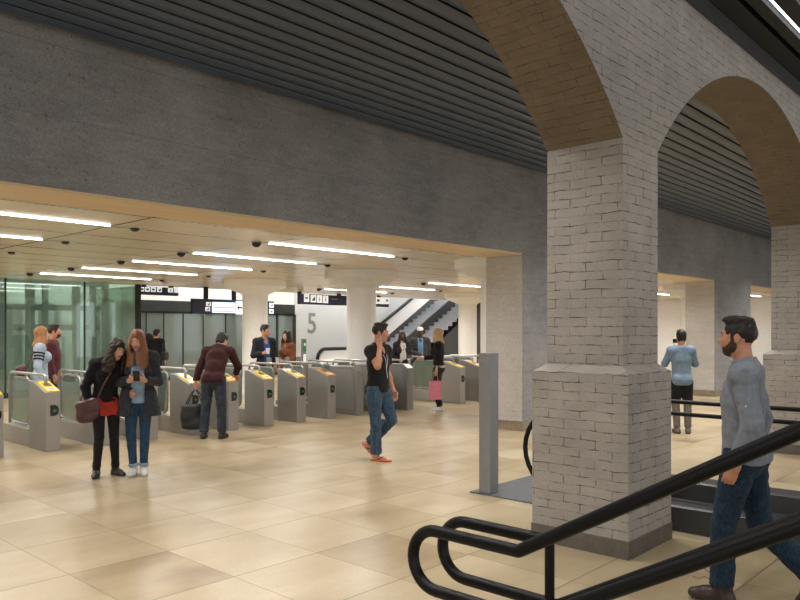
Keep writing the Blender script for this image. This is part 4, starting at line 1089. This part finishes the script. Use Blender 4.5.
def brows(o, f, mat, vox=.0035):
    for q in (-1, 1):
        S = Sdf(); S.cap(f.H((q*.016, .092, .027)), f.H((q*.033, .089, .033)), .0050*f.k, .0050*f.k, .004); S.cap(f.H((q*.033, .089, .033)), f.H((q*.047, .078, .028)), .0048*f.k, .0034*f.k, .004)
        part(o, 'eyebrow', S.mesh('eyebrow', vox, None, 0), K[mat])
# ------------------------------------------------------------------ the man walking in front
def front_man():
    f = Fig(h=1.775, yaw=0, pitch=0, feet=(4, -6), bulk=1.06, fpitch=(-4, 40), curl=(.5, .6),
            nek=(0, -.010, 1.475), hed=(0, .035, 1.662), sL=(-.195, -.03, 1.425), sR=(.195, .0, 1.43),
            eL=(-.245, -.095, 1.14), wL=(-.225, .005, .895), eR=(.24, -.06, 1.14), wR=(.22, -.02, .89),
            kL=(-.095, .10, .50), aL=(-.095, .11, .085), kR=(.09, -.07, .495), aR=(.09, -.39, .19), hR=(.088, -.01, .92))
    o = person(f, 744, 4.62, 281, 'bearded man in a grey-blue shirt and dark jeans striding left behind the handrail', 'skin_warm', vox=.0075)
    part(o, 'hair', hair_mesh(f, 'quiff', .006, 2), K['hair_black'])
    S = Sdf(); H, R, k = f.H, f.Rh, f.k
    S.ell(H((0, .028, -.028)), V3(.0628, .0688, .0885)*k, R, .03); S.ell(H((0, .052, -.090)), V3(.0355, .0345, .0265)*k, R, .03)
    for q in (-1, 1):
        S.ell(H((q*.0465, .012, -.058)), V3(.0205, .0385, .0365)*k, R, .025); S.cap(H((q*.071, .010, -.01)), H((q*.066, .02, -.06)), .010*k, .013*k, .02)
    S.cap(H((-.020, .088, -.044)), H((.020, .088, -.044)), .0085*k, None, .008)
    S.ell(H((0, .104, -.014)), V3(.056, .042, .032)*k, R, .012, 's'); S.ell(H((0, .075, -.012)), V3(.085, .048, .042)*k, R, .012, 's'); S.ell(H((0, .09, .03)), V3(.09, .10, .063)*k, R, .02, 's')
    S.ell(H((0, .096, -.058)), V3(.021, .018, .011)*k, R, .004, 's'); S.plane(R@V3(0, -.9, .25), H((0, -.005, 0)))
    part(o, 'beard', S.mesh('beard', .0045, waves(.0015, 300, 4), 1), K['beard'])
    brows(o, f, 'hair_black')
    me = limb_top(f, 1.90, .016, .019, .885, coll=False, seed=11, amp=.008, vox=.008, name='shirt'); c = part(o, 'shirt', me, K['chambray'])
    S = Sdf(); up = unit(f.J['hed']-f.J['nek']); n = f.J['nek']
    S.cap(n-up*.005, n+up*.058, .088, .073, .01, None, 'u', True, True); S.cap(n-up*.06, n+up*.10, .080, .060, .006, None, 's')
    S.box(n+V3(0, .085, .03), (.012, .05, .06), None, .01, 's'); part(c, 'collar', S.mesh('collar', .006, None, 1), K['chambray'])
    for q in 'L':
        J = f.J; w = J['w'+q]; e = J['e'+q]; dd = unit(w-e)
        S = Sdf(); S.cap(e+dd*.165, e+dd*.235, .056, .052, .004, None, 'u', True, True); part(c, 'cuff', S.mesh('cuff', .006, waves(.002, 60), 1), K['chambray'])
        S = Sdf(); S.ell(e+(J['s'+q]-e)*.42+V3(-.068, .0, 0), (.006, .006, .006)); part(c, 'button', S.mesh('button', .003, None, 0), K['eye'])
    c = part(o, 'jeans', legs_mesh(f, .014, .93, .026, .985, 7, .010, .008, 'jeans'), K['jeans_dark'])
    S = Sdf(); S.cap(f.J['pel']+V3(0, 0, .0), f.J['pel']+V3(0, 0, .035), .158, .156, .004, (f.pf, .74), 'u', True, True); part(c, 'belt', S.mesh('belt', .007, None, 1), K['belt'])
    for i in (0, 1):
        a, b = shoe_mesh(f, i, 'boot', .006); c = part(o, 'boot', a, K['boot_brown']); part(c, 'sole', b, K['sole_dark'])
        A, d, u = f.foot_frame(i); G = A-u*.085*f.k; sd = np.cross(d, u)
        for t in range(4):
            p0 = G+d*(.11-.025*t)+u*(.072+.018*t); m = MB(); m.tube([tuple(p0-sd*.03-u*.008), tuple(p0+u*.004), tuple(p0+sd*.03-u*.008)], .0035, 6); m.build('lace', K['lace'], c)
        if i == 0:
            p = G+d*.055+u*.125; m = MB(); m.tube([tuple(p), tuple(p+d*.05+u*.015), tuple(p+d*.09-u*.01), tuple(p+d*.12-u*.0)], .003, 6); m.tube([tuple(p), tuple(p+d*.02+u*.05), tuple(p+d*.05+u*.06), tuple(p+d*.045+u*.09)], .003, 6); m.build('loose_lace', K['lace'], c)
front_man()
# ------------------------------------------------------------------ the two women with the phone
def dark_woman():
    f = Fig(h=1.67, fem=True, yaw=20, pitch=14, roll=-8, feet=(18, -24), curl=(.9, .7),
            wai=(0, .0, 1.08), che=(-.02, .02, 1.25), top=(-.03, .04, 1.375), nek=(-.045, .06, 1.44), hed=(-.085, .145, 1.575),
            sL=(-.20, .06, 1.375), sR=(.15, .03, 1.40), eL=(-.24, .03, 1.12), wL=(-.25, .22, 1.05), eR=(.235, -.03, 1.12), wR=(.20, .05, .90),
            hL=(-.088, 0, .92), hR=(.088, 0, .92), kL=(-.095, .03, .50), kR=(.085, .03, .50), aL=(-.125, .0, .085), aR=(.11, .0, .085))
    o = person(f, 105.5, 8.64, 163, 'dark-haired woman in a black sweater, red shorts and tights leaning over the phone', 'skin', vox=.008)
    part(o, 'hair', hair_mesh(f, 'wavy', .009, 5), K['hair_brown']); brows(o, f, 'hair_brown')
    part(o, 'sweater', limb_top(f, 1.95, .020, .020, .87, amp=.009, seed=4, name='sweater', neck=.07), K['black'])
    S = Sdf(); J = f.J; f.torso(S, .008); S.p = S.p[:3]
    for q in 'LR': S.cap(J['h'+q]-V3(0, 0, .03), J['h'+q]*.62+J['k'+q]*.38, .104, .110, .04, None, 'u', False, True)
    S.plane((0, 0, 1), (0, 0, .93)); part(o, 'shorts', S.mesh('shorts', .009, waves(.007, 45, 8), 1), K['red'])
    part(o, 'tights', legs_mesh(f, .005, .97, .004, .90, 9, .001, .009, 'tights'), K['tights'])
    for i in (0, 1):
        a, b = shoe_mesh(f, i, 'boot', .008); c = part(o, 'ankle_boot', a, K['boot']); part(c, 'sole', b, K['sole_dark'])
        A, d, u = f.foot_frame(i); G = A-u*.085*f.k; S = Sdf(); S.cap(G+u*.115-d*.01, G+u*.135-d*.01, .051, .052, .004, None, 'u', True, True); part(c, 'strap', S.mesh('strap', .006, None, 0), K['belt'])
    x, y = o.location.x, o.location.y; a = o.rotation_euler.z
    # shoulder bag
    t = bpy.data.objects.new('shoulder_bag', None); COL.objects.link(t); t.location = (x, y, 0); t.rotation_euler = (0, 0, a)
    tag(t, 'maroon leather shoulder bag hanging at the hip of the dark-haired woman', 'bag')
    S = Sdf(); S.box((.225, .09, .80), (.125, .055, .12), rotm(0, 0, 14), .01, 'u', .045); S.ell((.235, .09, .72), (.115, .06, .07), None, .05)
    b = S.mesh('bag_body', .009, waves(.006, 40, 3), 1); b.materials.append(K['bag_maroon']); b = link('bag_body', b, t)
    S = Sdf(); S.box((.225, .148, .84), (.115, .012, .075), rotm(0, 0, 14), .01, 'u', .01); fl = S.mesh('flap', .007, waves(.004, 50, 5), 1); fl.materials.append(K['bag_maroon']); link('flap', fl, b)
    m = MB(); m.tube([(.14, .13, .90), (.08, .185, 1.08), (.0, .19, 1.22), (-.10, .12, 1.36), (-.15, .04, 1.41), (-.12, -.06, 1.37), (.05, -.12, 1.15), (.22, -.10, .98), (.31, .05, .86)], .009, 8); m.build('strap', K['bag_maroon'], t)
dark_woman()
def denim_woman():
    f = Fig(h=1.72, fem=True, yaw=-14, pitch=15, roll=4, feet=(6, -8), curl=(1.0, 1.0), hdir=((.62, .62, .3), (-.62, .62, .3)), palm=((.6, -.1, .6), (-.6, -.1, .6)),
            hed=(.01, .06, 1.64), nek=(0, .0, 1.48), eL=(-.235, .02, 1.14), eR=(.235, .02, 1.14), wL=(-.085, .235, 1.165), wR=(.085, .235, 1.165),
            kL=(-.075, .02, .505), kR=(.085, .03, .505), aL=(-.058, -.01, .085), aR=(.058, .0, .085), hL=(-.08, 0, .925), hR=(.08, 0, .925))
    o = person(f, 138.5, 8.74, 184, 'auburn-haired woman in a charcoal coat and blue jeans holding a phone', 'skin', vox=.0075)
    part(o, 'hair', hair_mesh(f, 'long', .009, 7), K['hair_auburn']); brows(o, f, 'hair_auburn')
    part(o, 'shirt', limb_top(f, .35, .014, .006, .85, amp=.002, name='shirt', seed=3), K['lightblue'])
    part(o, 'coat', limb_top(f, 1.92, .030, .024, .70, amp=.010, seed=6, open_w=.075, name='coat', neck=.075, flare=.03, long_=.70), K['coat'])
    part(o, 'jeans', legs_mesh(f, .005, .93, .005, .99, 3, .003, .009, 'jeans'), K['jeans_blue'])
    for i, q in enumerate('LR'):
        A = f.J['k'+q]*.10+f.J['a'+q]*.90; u = unit(f.J['a'+q]-f.J['k'+q]); S = Sdf(); S.cap(A-u*.015, A+u*.02, .058, .058, .004, None, 'u', True, True); part(o, 'rolled_cuff', S.mesh('cuff', .007, None, 1), K['lightblue'])
    shoes(o, f, 'sneaker', 'white_shoe', 'sole', name='sneaker')
    x, y = o.location.x, o.location.y; a = o.rotation_euler.z
    p = Matrix.Rotation(a, 4, 'Z') @ Vector((0, .335*f.k, 1.225*f.k))
    t = empty('phone', (x+p.x, y+p.y, p.z), 'black phone held in both hands by the auburn-haired woman', 'phone', None, a)
    R = Matrix.Rotation(math.radians(-38), 4, 'X')
    m = MB(); m.box(-.037, .037, -.005, .005, -.075, .075, .004); m.bm.transform(R); m.build('phone_body', K['phone'], t)
    m = MB(); m.box(-.033, .033, -.0065, -.005, -.066, .066); m.bm.transform(R); m.build('screen', M['screen'], t)
denim_woman()
# ------------------------------------------------------------------ the man bending over a gate
def bending_man():
    f = Fig(h=1.80, yaw=-22, pitch=30, bulk=.94, feet=(8, -10), curl=(1.5, .5), hdir=((0, .05, -1), (0, .75, -.5)), palm=((.9, 0, 0), (0, -.2, -1)),
            pel=(0, -.03, .95), wai=(0, .05, 1.085), che=(0, .16, 1.24), top=(0, .25, 1.345), nek=(0, .30, 1.405), hed=(.015, .40, 1.525),
            sL=(-.19, .25, 1.35), sR=(.19, .27, 1.35), eL=(-.29, .19, 1.08), wL=(-.345, .16, .85), eR=(.29, .36, 1.11), wR=(.20, .56, .975),
            hL=(-.09, -.02, .925), hR=(.09, -.02, .925), kL=(-.125, .0, .50), kR=(.12, .0, .50), aL=(-.15, -.04, .085), aR=(.135, -.03, .085))
    o = person(f, 214, 11.68, 16, 'man in a maroon sweater and dark jeans bending over a ticket gate, seen from behind', 'skin_warm', vox=.0085)
    part(o, 'hair', hair_mesh(f, 'short', .008, 3), K['hair_black'])
    part(o, 'sweater', limb_top(f, 1.9, .022, .020, .90, amp=.008, seed=8, name='sweater'), K['maroon'])
    part(o, 'jeans', legs_mesh(f, .014, .97, .024, 1.0, 4, .009, .009, 'jeans'), K['jeans_grey'])
    shoes(o, f, 'sneaker', 'boot', 'sole_dark')
    x, y = o.location.x, o.location.y; a = o.rotation_euler.z; k = f.k
    t = bpy.data.objects.new('handbag', None); COL.objects.link(t); t.location = (x, y, 0); t.rotation_euler = (0, 0, a); tag(t, 'large soft black bag carried by the man bending over the gate', 'bag')
    W = f.J['wL']; hz = W[2]-.10
    S = Sdf(); S.box((W[0]-.005, W[1]-.06, hz-.42), (.20, .075, .20), rotm(24), .02, 'u', .05); S.ell((W[0], W[1]-.06, hz-.53), (.21, .10, .10), None, .05)
    b = S.mesh('bag_body', .012, waves(.012, 26, 2), 1); b.materials.append(K['bag_black']); b = link('bag_body', b, t)
    for q in (-1, 1):
        m = MB(); m.tube([(W[0]-.13, W[1]-.05+.06*q, hz-.24), (W[0]-.05, W[1]-.02+.045*q, hz-.06), (W[0], W[1]+.01*q, hz+.005), (W[0]+.05, W[1]+.02+.045*q, hz-.06), (W[0]+.13, W[1]+.05+.06*q, hz-.24)], .010, 8); m.build('handle', K['bag_black'], t)
bending_man()
# ------------------------------------------------------------------ the man on the phone
def phone_man():
    f = Fig(h=1.79, yaw=28, pitch=6, bulk=1.08, feet=(-4, 10), fpitch=(38, 0), curl=(.5, 1.6), hdir=(None, (-.15, -.25, 1)), palm=(None, (-1, -.1, .2)),
            hed=(-.01, .035, 1.665), sR=(.19, .02, 1.425), eR=(.275, .20, 1.245), wR=(.165, .155, 1.49), eL=(-.24, -.03, 1.145), wL=(-.255, .06, .90),
            kR=(.09, .03, .505), aR=(.06, .02, .085), kL=(-.10, .15, .525), aL=(-.07, -.20, .20), pel=(0, 0, .95))
    o = person(f, 378, 9.72, 127, 'man in a black T-shirt and blue jeans walking with a hand raised to his ear', 'skin_warm', vox=.0075)
    part(o, 'hair', hair_mesh(f, 'quiff', .007, 9), K['hair_black']); brows(o, f, 'hair_black')
    part(o, 't_shirt', limb_top(f, .62, .016, .020, .895, amp=.008, seed=12, name='shirt', neck=.070, vneck=.012), K['black_soft'])
    part(o, 'jeans', legs_mesh(f, .013, .98, .026, .985, 6, .010, .009, 'jeans'), K['jeans_mid'])
    for i in (0, 1):
        A, d, u = f.foot_frame(i); k = f.k; G = A-u*.085*k; S = Sdf()
        S.cap(G-d*.05*k+u*.02, G+d*.17*k+u*.02, .042*k, .050*k, .02); S.plane(u, G+u*.022); S.plane(-u, G+u*.002)
        c = part(o, 'sandal', S.mesh('sandal', .007, None, 1), K['flipflop']); sd = np.cross(d, u)
        m = MB()
        for q in (-1, 1): m.tube([tuple(G+d*.125*k+u*.03), tuple(G+d*.09*k+u*.055+sd*q*.025), tuple(G+d*.03*k+u*.025+sd*q*.04)], .007, 8)
        m.build('strap', K['belt'], c)
    J = f.J
    m = MB(); p = f.H((.078, .02, -.02)); q_ = J['che']+f.fw*.135
    m.tube([tuple(p), tuple(J['nek']+V3(.06, .09, -.03)), tuple(q_+V3(.03, 0, .06)), tuple(q_+V3(.01, .0, -.09)), tuple(q_+V3(-.03, -.01, -.20))], .0035, 6)
    m.tube([tuple(J['nek']+V3(-.055, .085, -.03)), tuple(q_+V3(-.02, .0, .06)), tuple(q_+V3(.01, .002, -.06))], .0035, 6)
    e = m.build('earphone_cable', K['cap']); e.location = o.location; e.rotation_euler = o.rotation_euler
    tag(e, 'thin pale earphone cable hanging over the black T-shirt', 'earphones')
phone_man()
# ------------------------------------------------------------------ people at and beyond the gates
def blonde():
    f = Fig(h=1.74, fem=True, pitch=10, bulk=1.08, feet=(0, 0), curl=(1.4, .5), palm=((.8, .2, 0), None), eL=(-.23, -.01, 1.14), wL=(-.235, .02, .885), eR=(.21, .12, 1.17), wR=(.16, .36, 1.14),
            kL=(-.085, .08, .505), aL=(-.085, -.05, .085), kR=(.085, .05, .505), aR=(.085, -.02, .085))
    o = person(f, 438.5, 15.7, 276, 'blonde woman in a black jacket standing before the gates with a pink bag', 'skin')
    part(o, 'hair', hair_mesh(f, 'bob', .010, 4), K['hair_blonde'])
    part(o, 'jacket', limb_top(f, 1.9, .028, .024, .97, amp=.010, seed=2, vox=.012, name='jacket'), K['black'])
    part(o, 'shirt_hem', limb_top(f, .3, .014, .010, .92, amp=.004, seed=2, vox=.012, name='shirt'), K['scarf'])
    part(o, 'trousers', legs_mesh(f, .018, .95, .022, .99, 4, .009, .011, 'trousers'), K['olive']); shoes(o, f, 'sneaker', 'white_shoe', 'sole', .010)
    x, y = o.location.x, o.location.y; a = o.rotation_euler.z; W = f.J['wL']
    t = bpy.data.objects.new('shopping_bag', None); COL.objects.link(t); t.location = (x, y, 0); t.rotation_euler = (0, 0, a); tag(t, 'pink shopping bag in the hand of the blonde woman', 'bag')
    z = W[2]-.10
    m = MB(); X0, Y0 = W[0]-.03, W[1]+.02
    m.faces([(X0-.05, Y0-.13, z-.50), (X0+.05, Y0-.13, z-.50), (X0+.05, Y0+.13, z-.50), (X0-.05, Y0+.13, z-.50), (X0-.03, Y0-.125, z-.11), (X0+.03, Y0-.125, z-.11), (X0+.03, Y0+.125, z-.11), (X0-.03, Y0+.125, z-.11)],
            [(0, 3, 2, 1), (0, 1, 5, 4), (1, 2, 6, 5), (2, 3, 7, 6), (3, 0, 4, 7)]); m.build('bag_body', K['pink'], t)
    for q in (-1, 1):
        m = MB(); m.tube([(X0+.03*q, Y0-.06, z-.11), (X0+.015*q, Y0-.04, z+.0), (X0+.015*q, Y0+.04, z+.0), (X0+.03*q, Y0+.06, z-.11)], .005, 6); m.build('handle', K['pink'], t)
blonde()
def rear_man():
    f = Fig(h=1.71, yaw=0, pitch=4, bulk=.92, feet=(6, -14), curl=(1, 1), sL=(-.165, .01, 1.43), sR=(.165, .01, 1.43), eL=(-.255, .10, 1.20), wL=(-.11, .26, 1.42), eR=(.255, .10, 1.20), wR=(.11, .26, 1.42), hdir=((.5, .3, .8), (-.5, .3, .8)), palm=((.6, -.6, 0), (-.6, -.6, 0)),
            kL=(-.10, .0, .505), kR=(.10, .0, .505), aL=(-.08, -.03, .085), aR=(.10, -.03, .085))
    o = person(f, 681.5, 12.28, -14, 'man in a light blue striped shirt and black trousers seen from behind beyond the rails', 'skin_warm')
    part(o, 'hair', hair_mesh(f, 'short', .008, 3), K['hair_black'])
    part(o, 'shirt', limb_top(f, 1.8, .020, .018, .80, amp=.007, seed=5, vox=.011, name='shirt'), K['stripe_blue'])
    S = Sdf(); J = f.J; f.torso(S, .004); S.p = S.p[:3]
    for q in 'LR': S.cap(J['h'+q]-V3(0, 0, .05), J['k'+q]+V3(0, 0, .02), .102, .080, .04, None, 'u', False, True)
    S.plane((0, 0, 1), (0, 0, .97)); part(o, 'shorts', S.mesh('shorts', .010, waves(.006, 45, 8), 1), K['black_soft'])
    part(o, 'leggings', legs_mesh(f, .006, .96, .012, .60, 4, .004, .011, 'leggings'), K['greyleg'])
    shoes(o, f, 'sneaker', 'greyleg', 'sole_dark', .009)
    x, y = o.location.x, o.location.y; a = o.rotation_euler.z
    p = Matrix.Rotation(a, 4, 'Z') @ Vector((0, .33, 1.53))
    t = empty('camera', (x+p.x, y+p.y, p.z), 'small black camera held up by the man in light blue, hidden by his head', 'camera', None, a)
    MB().box(-.06, .06, -.015, .015, -.035, .035, .006).build('camera_body', K['phone'], t); m = MB(); m.lathe([(.028, 0), (.028, .035), (.024, .04)], 16); b = m.build('lens', K['phone'], t); b.rotation_euler = (-PI/2, 0, 0); b.location = (0, .014, 0)
rear_man()
def cup(o, f, q, label):
    x, y = o.location.x, o.location.y; W = f.J['w'+q]; d = unit(f.J['w'+q]-f.J['e'+q])
    p = Matrix.Rotation(o.rotation_euler.z, 4, 'Z') @ Vector(tuple(W+d*.085+V3(0, .03, .02)))
    t = empty('paper_cup', (x+p.x, y+p.y, p.z-.05), label, 'cup')
    MB().lathe([(.030, 0), (.040, .105)], 18).build('cup_body', K['cup'], t); MB().lathe([(.043, .103), (.043, .112), (.036, .122)], 18).build('lid', K['cup'], t)
def blue_man():
    f = Fig(h=1.82, yaw=30, pitch=4, curl=(.5, 1.1), hdir=(None, (-.4, .8, .2)), palm=(None, (-.9, 0, 0)), eR=(.25, -.02, 1.15), wR=(.13, .20, 1.20), eL=(-.24, -.03, 1.15), wL=(-.24, .05, .9))
    o = person(f, 264.5, 16.0, 150, 'man in a dark jacket over a blue shirt holding a white cup behind the gates', 'skin_warm')
    part(o, 'hair', hair_mesh(f, 'quiff', .008, 3), K['hair_black'])
    part(o, 'shirt', limb_top(f, .8, .012, .012, .84, amp=.004, seed=5, vox=.012, name='shirt', vneck=.01, coll=True), K['royal'])
    part(o, 'jacket', limb_top(f, 1.88, .030, .024, .88, amp=.008, seed=9, vox=.011, name='jacket', open_w=.075), K['jacket_dark'])
    part(o, 'trousers', legs_mesh(f, .015, .97, .022, .98, 4, .008, .012, 'trousers'), K['charcoal']); shoes(o, f, 'sneaker', 'boot', 'sole_dark', .010)
    cup(o, f, 'R', 'white paper cup in the hand of the man in the blue shirt')
    f = Fig(h=1.70, fem=True, yaw=22, pitch=2, curl=(1.1, .6), hdir=((.3, .8, .2), (-.5, .7, .2)), palm=((.9, 0, 0), None), eL=(-.23, -.02, 1.14), wL=(-.13, .22, 1.10), eR=(.22, .0, 1.13), wR=(.06, .21, 1.13))
    o = person(f, 287.5, 16.3, 238, 'long-haired woman in a tan leather jacket holding a cup behind the gates', 'skin')
    part(o, 'hair', hair_mesh(f, 'bob', .009, 6), K['hair_brown'])
    part(o, 'jacket', limb_top(f, 1.9, .026, .022, .80, amp=.010, seed=9, vox=.011, name='jacket', coll=True, long_=.80), K['tan'])
    part(o, 'trousers', legs_mesh(f, .010, .97, .012, .96, 4, .005, .012, 'trousers'), K['olive']); shoes(o, f, 'sneaker', 'boot_brown', 'sole_dark', .010)
    cup(o, f, 'L', 'white paper cup in the hand of the woman in tan')
blue_man()
def far_pair():
    f = Fig(h=1.68, fem=True, yaw=-15, pitch=4, curl=(.6, .8), eL=(-.23, .0, 1.14), wL=(-.12, .22, 1.12))
    o = person(f, 401.8, 18.85, 160, 'woman in a dark jacket and white scarf beyond the gates', 'skin_dark', 'lip_dark')
    part(o, 'hair', hair_mesh(f, 'bob', .010, 3), K['hair_brown'])
    part(o, 'jacket', limb_top(f, 1.9, .026, .022, .80, amp=.008, seed=9, vox=.012, name='jacket', open_w=.06), K['jacket_dark'])
    S = Sdf(); J = f.J; n = J['nek']; S.cap(n-V3(0, 0, .04), n+V3(0, 0, .03), .085, .07, .02, None, 'u'); S.cap(n+V3(.04, .09, -.03), n+V3(.05, .14, -.42), .035, .045, .02); S.cap(n+V3(-.04, .09, -.03), n+V3(-.035, .14, -.38), .035, .045, .02)
    part(o, 'scarf', S.mesh('scarf', .010, waves(.006, 60, 3), 1), K['scarf'])
    part(o, 'trousers', legs_mesh(f, .012, .97, .016, .98, 4, .006, .013, 'trousers'), K['charcoal']); shoes(o, f, 'sneaker', 'boot', 'sole_dark', .011)
    f = Fig(h=1.79, yaw=-10, pitch=6, curl=(.6, .8), eR=(.25, .02, 1.15), wR=(.10, .26, 1.10), wL=(-.24, .06, .9))
    o = person(f, 420, 19.2, 172, 'man in a grey suit, blue shirt and white cap beyond the gates', 'skin_dark', 'lip_dark')
    S = Sdf(); H, R, k = f.H, f.Rh, f.k; S.ell(H((0, -.012, .055)), V3(.088, .108, .082)*k, R); S.plane(R@V3(0, .12, -1), H((0, 0, .050))); S.box(H((0, .115, .056)), (.065, .05, .006), R, .012, 'u', .006)
    part(o, 'cap', S.mesh('cap', .007, None, 1), K['cap'])
    part(o, 'shirt', limb_top(f, .8, .012, .012, .84, amp=.003, seed=5, vox=.012, name='shirt', coll=True), K['sky'])
    part(o, 'jacket', limb_top(f, 1.9, .030, .024, .80, amp=.008, seed=9, vox=.011, name='jacket', open_w=.07), K['suit'])
    part(o, 'trousers', legs_mesh(f, .015, .97, .022, .98, 4, .008, .012, 'trousers'), K['suit']); shoes(o, f, 'sneaker', 'boot', 'sole_dark', .010)
far_pair()
def left_pair():
    f = Fig(h=1.80, yaw=0, pitch=-4, eL=(-.24, -.03, 1.14), wL=(-.245, .08, .9), kL=(-.09, .12, .51), aL=(-.09, .16, .085), kR=(.09, -.02, .5), aR=(.09, -.28, .12), fpitch=(0, 25))
    o = person(f, 53, 13.1, 97, 'dark-haired man in a wine-red jacket walking right behind the gates at far left', 'skin_warm')
    part(o, 'hair', hair_mesh(f, 'quiff', .008, 3), K['hair_brown'])
    S = Sdf(); S.ell(f.H((0, .034, -.055)), V3(.062, .064, .066)*f.k, f.Rh); S.ell(f.H((0, .10, -.012)), V3(.07, .06, .034)*f.k, f.Rh, .02, 's'); S.plane(f.Rh@V3(0, -.9, .25), f.H((0, -.005, 0))); S.plane(f.Rh@V3(0, 0, 1), f.H((0, 0, -.02)))
    part(o, 'beard', S.mesh('beard', .006, None, 1), K['beard'])
    part(o, 'jacket', limb_top(f, 1.9, .026, .022, .84, amp=.008, seed=9, vox=.011, name='jacket', coll=True), K['wine'])
    part(o, 'trousers', legs_mesh(f, .013, .97, .022, .98, 4, .008, .012, 'trousers'), K['jeans_grey']); shoes(o, f, 'sneaker', 'boot', 'sole_dark', .010)
    f = Fig(h=1.76, fem=True, yaw=0, pitch=-2, eR=(.23, -.05, 1.14), wR=(.24, .04, .88), wL=(-.24, .08, .9), kL=(-.09, .02, .5), aL=(-.09, -.22, .11), fpitch=(25, 0), kR=(.09, .1, .51), aR=(.09, .13, .085))
    o = person(f, 40.5, 12.35, 88, 'ginger-haired woman in a pale denim jacket walking right behind the gates at far left', 'skin')
    part(o, 'hair', hair_mesh(f, 'bob', .009, 6), K['hair_ginger'])
    c = part(o, 'jacket', limb_top(f, 1.9, .026, .024, .86, amp=.008, seed=19, vox=.011, name='jacket', coll=True), K['denim_jacket'])
    J = f.J
    for t_ in (.25, .42, .59):
        A = J['s'+'R']*(1-t_)+J['eR']*t_; d = unit(J['eR']-J['sR']); S = Sdf(); S.cap(A, A+d*.022, .086, .085, .004, None, 'u', True, True); part(c, 'stripe', S.mesh('stripe', .008, None, 0), K['black_soft'])
    part(o, 'trousers', legs_mesh(f, .010, .97, .012, .98, 4, .006, .012, 'trousers'), K['black_soft']); shoes(o, f, 'sneaker', 'white_shoe', 'sole', .010)
    x, y = o.location.x, o.location.y; a = o.rotation_euler.z
    t = bpy.data.objects.new('backpack', None); COL.objects.link(t); t.location = (x, y, 0); t.rotation_euler = (0, 0, a); tag(t, 'dark maroon bag slung behind the ginger-haired woman at far left', 'bag')
    S = Sdf(); S.box((.12, -.27, .98), (.11, .085, .15), rotm(0, -14), .02, 'u', .04); b = S.mesh('bag_body', .011, waves(.006, 40, 3), 1); b.materials.append(K['bag_maroon']); link('bag_body', b, t)
    m = MB(); m.tube([(.14, -.22, 1.11), (.16, -.10, 1.36), (.15, .0, 1.46), (.15, .09, 1.38)], .012, 8); m.build('strap', K['bag_maroon'], t)
left_pair()
def silhouettes():
    for u, d, h, fem, ph, lb in ((149.3, 22.2, 1.62, True, 40, 'woman in dark clothes far back by the grey-green glass, left of the two'), (156.5, 21.3, 1.74, False, 30, 'man in dark clothes with a bag far back by the grey-green glass')):
        f = Fig(h=h, fem=fem, yaw=-20, pitch=6)
        o = person(f, u, d, ph, lb, 'skin_warm', vox=.010)
        part(o, 'hair', hair_mesh(f, 'bob' if fem else 'short', .011, 3), K['hair_black'])
        part(o, 'jacket', limb_top(f, 1.9, .026, .022, .86, amp=.008, seed=9, vox=.014, name='jacket'), K['black' if not fem else 'wine'])
        part(o, 'trousers', legs_mesh(f, .013, .97, .02, .98, 4, .008, .014, 'trousers'), K['charcoal']); shoes(o, f, 'sneaker', 'boot', 'sole_dark', .011)
    x, y = o.location.x, o.location.y
    t = bpy.data.objects.new('handbag', None); COL.objects.link(t); t.location = (x, y, 0); t.rotation_euler = o.rotation_euler; tag(t, 'small black bag hanging at the side of the man far back', 'bag')
    S = Sdf(); S.box((.29, -.05, .98), (.07, .13, .12), None, .02, 'u', .04); b = S.mesh('bag_body', .012, None, 1); b.materials.append(K['bag_black']); link('bag_body', b, t)
    m = MB(); m.tube([(.27, -.10, 1.08), (.21, -.06, 1.40), (.20, .0, 1.49), (.21, .06, 1.40), (.27, .02, 1.08)], .010, 8); m.build('strap', K['bag_black'], t)
silhouettes()
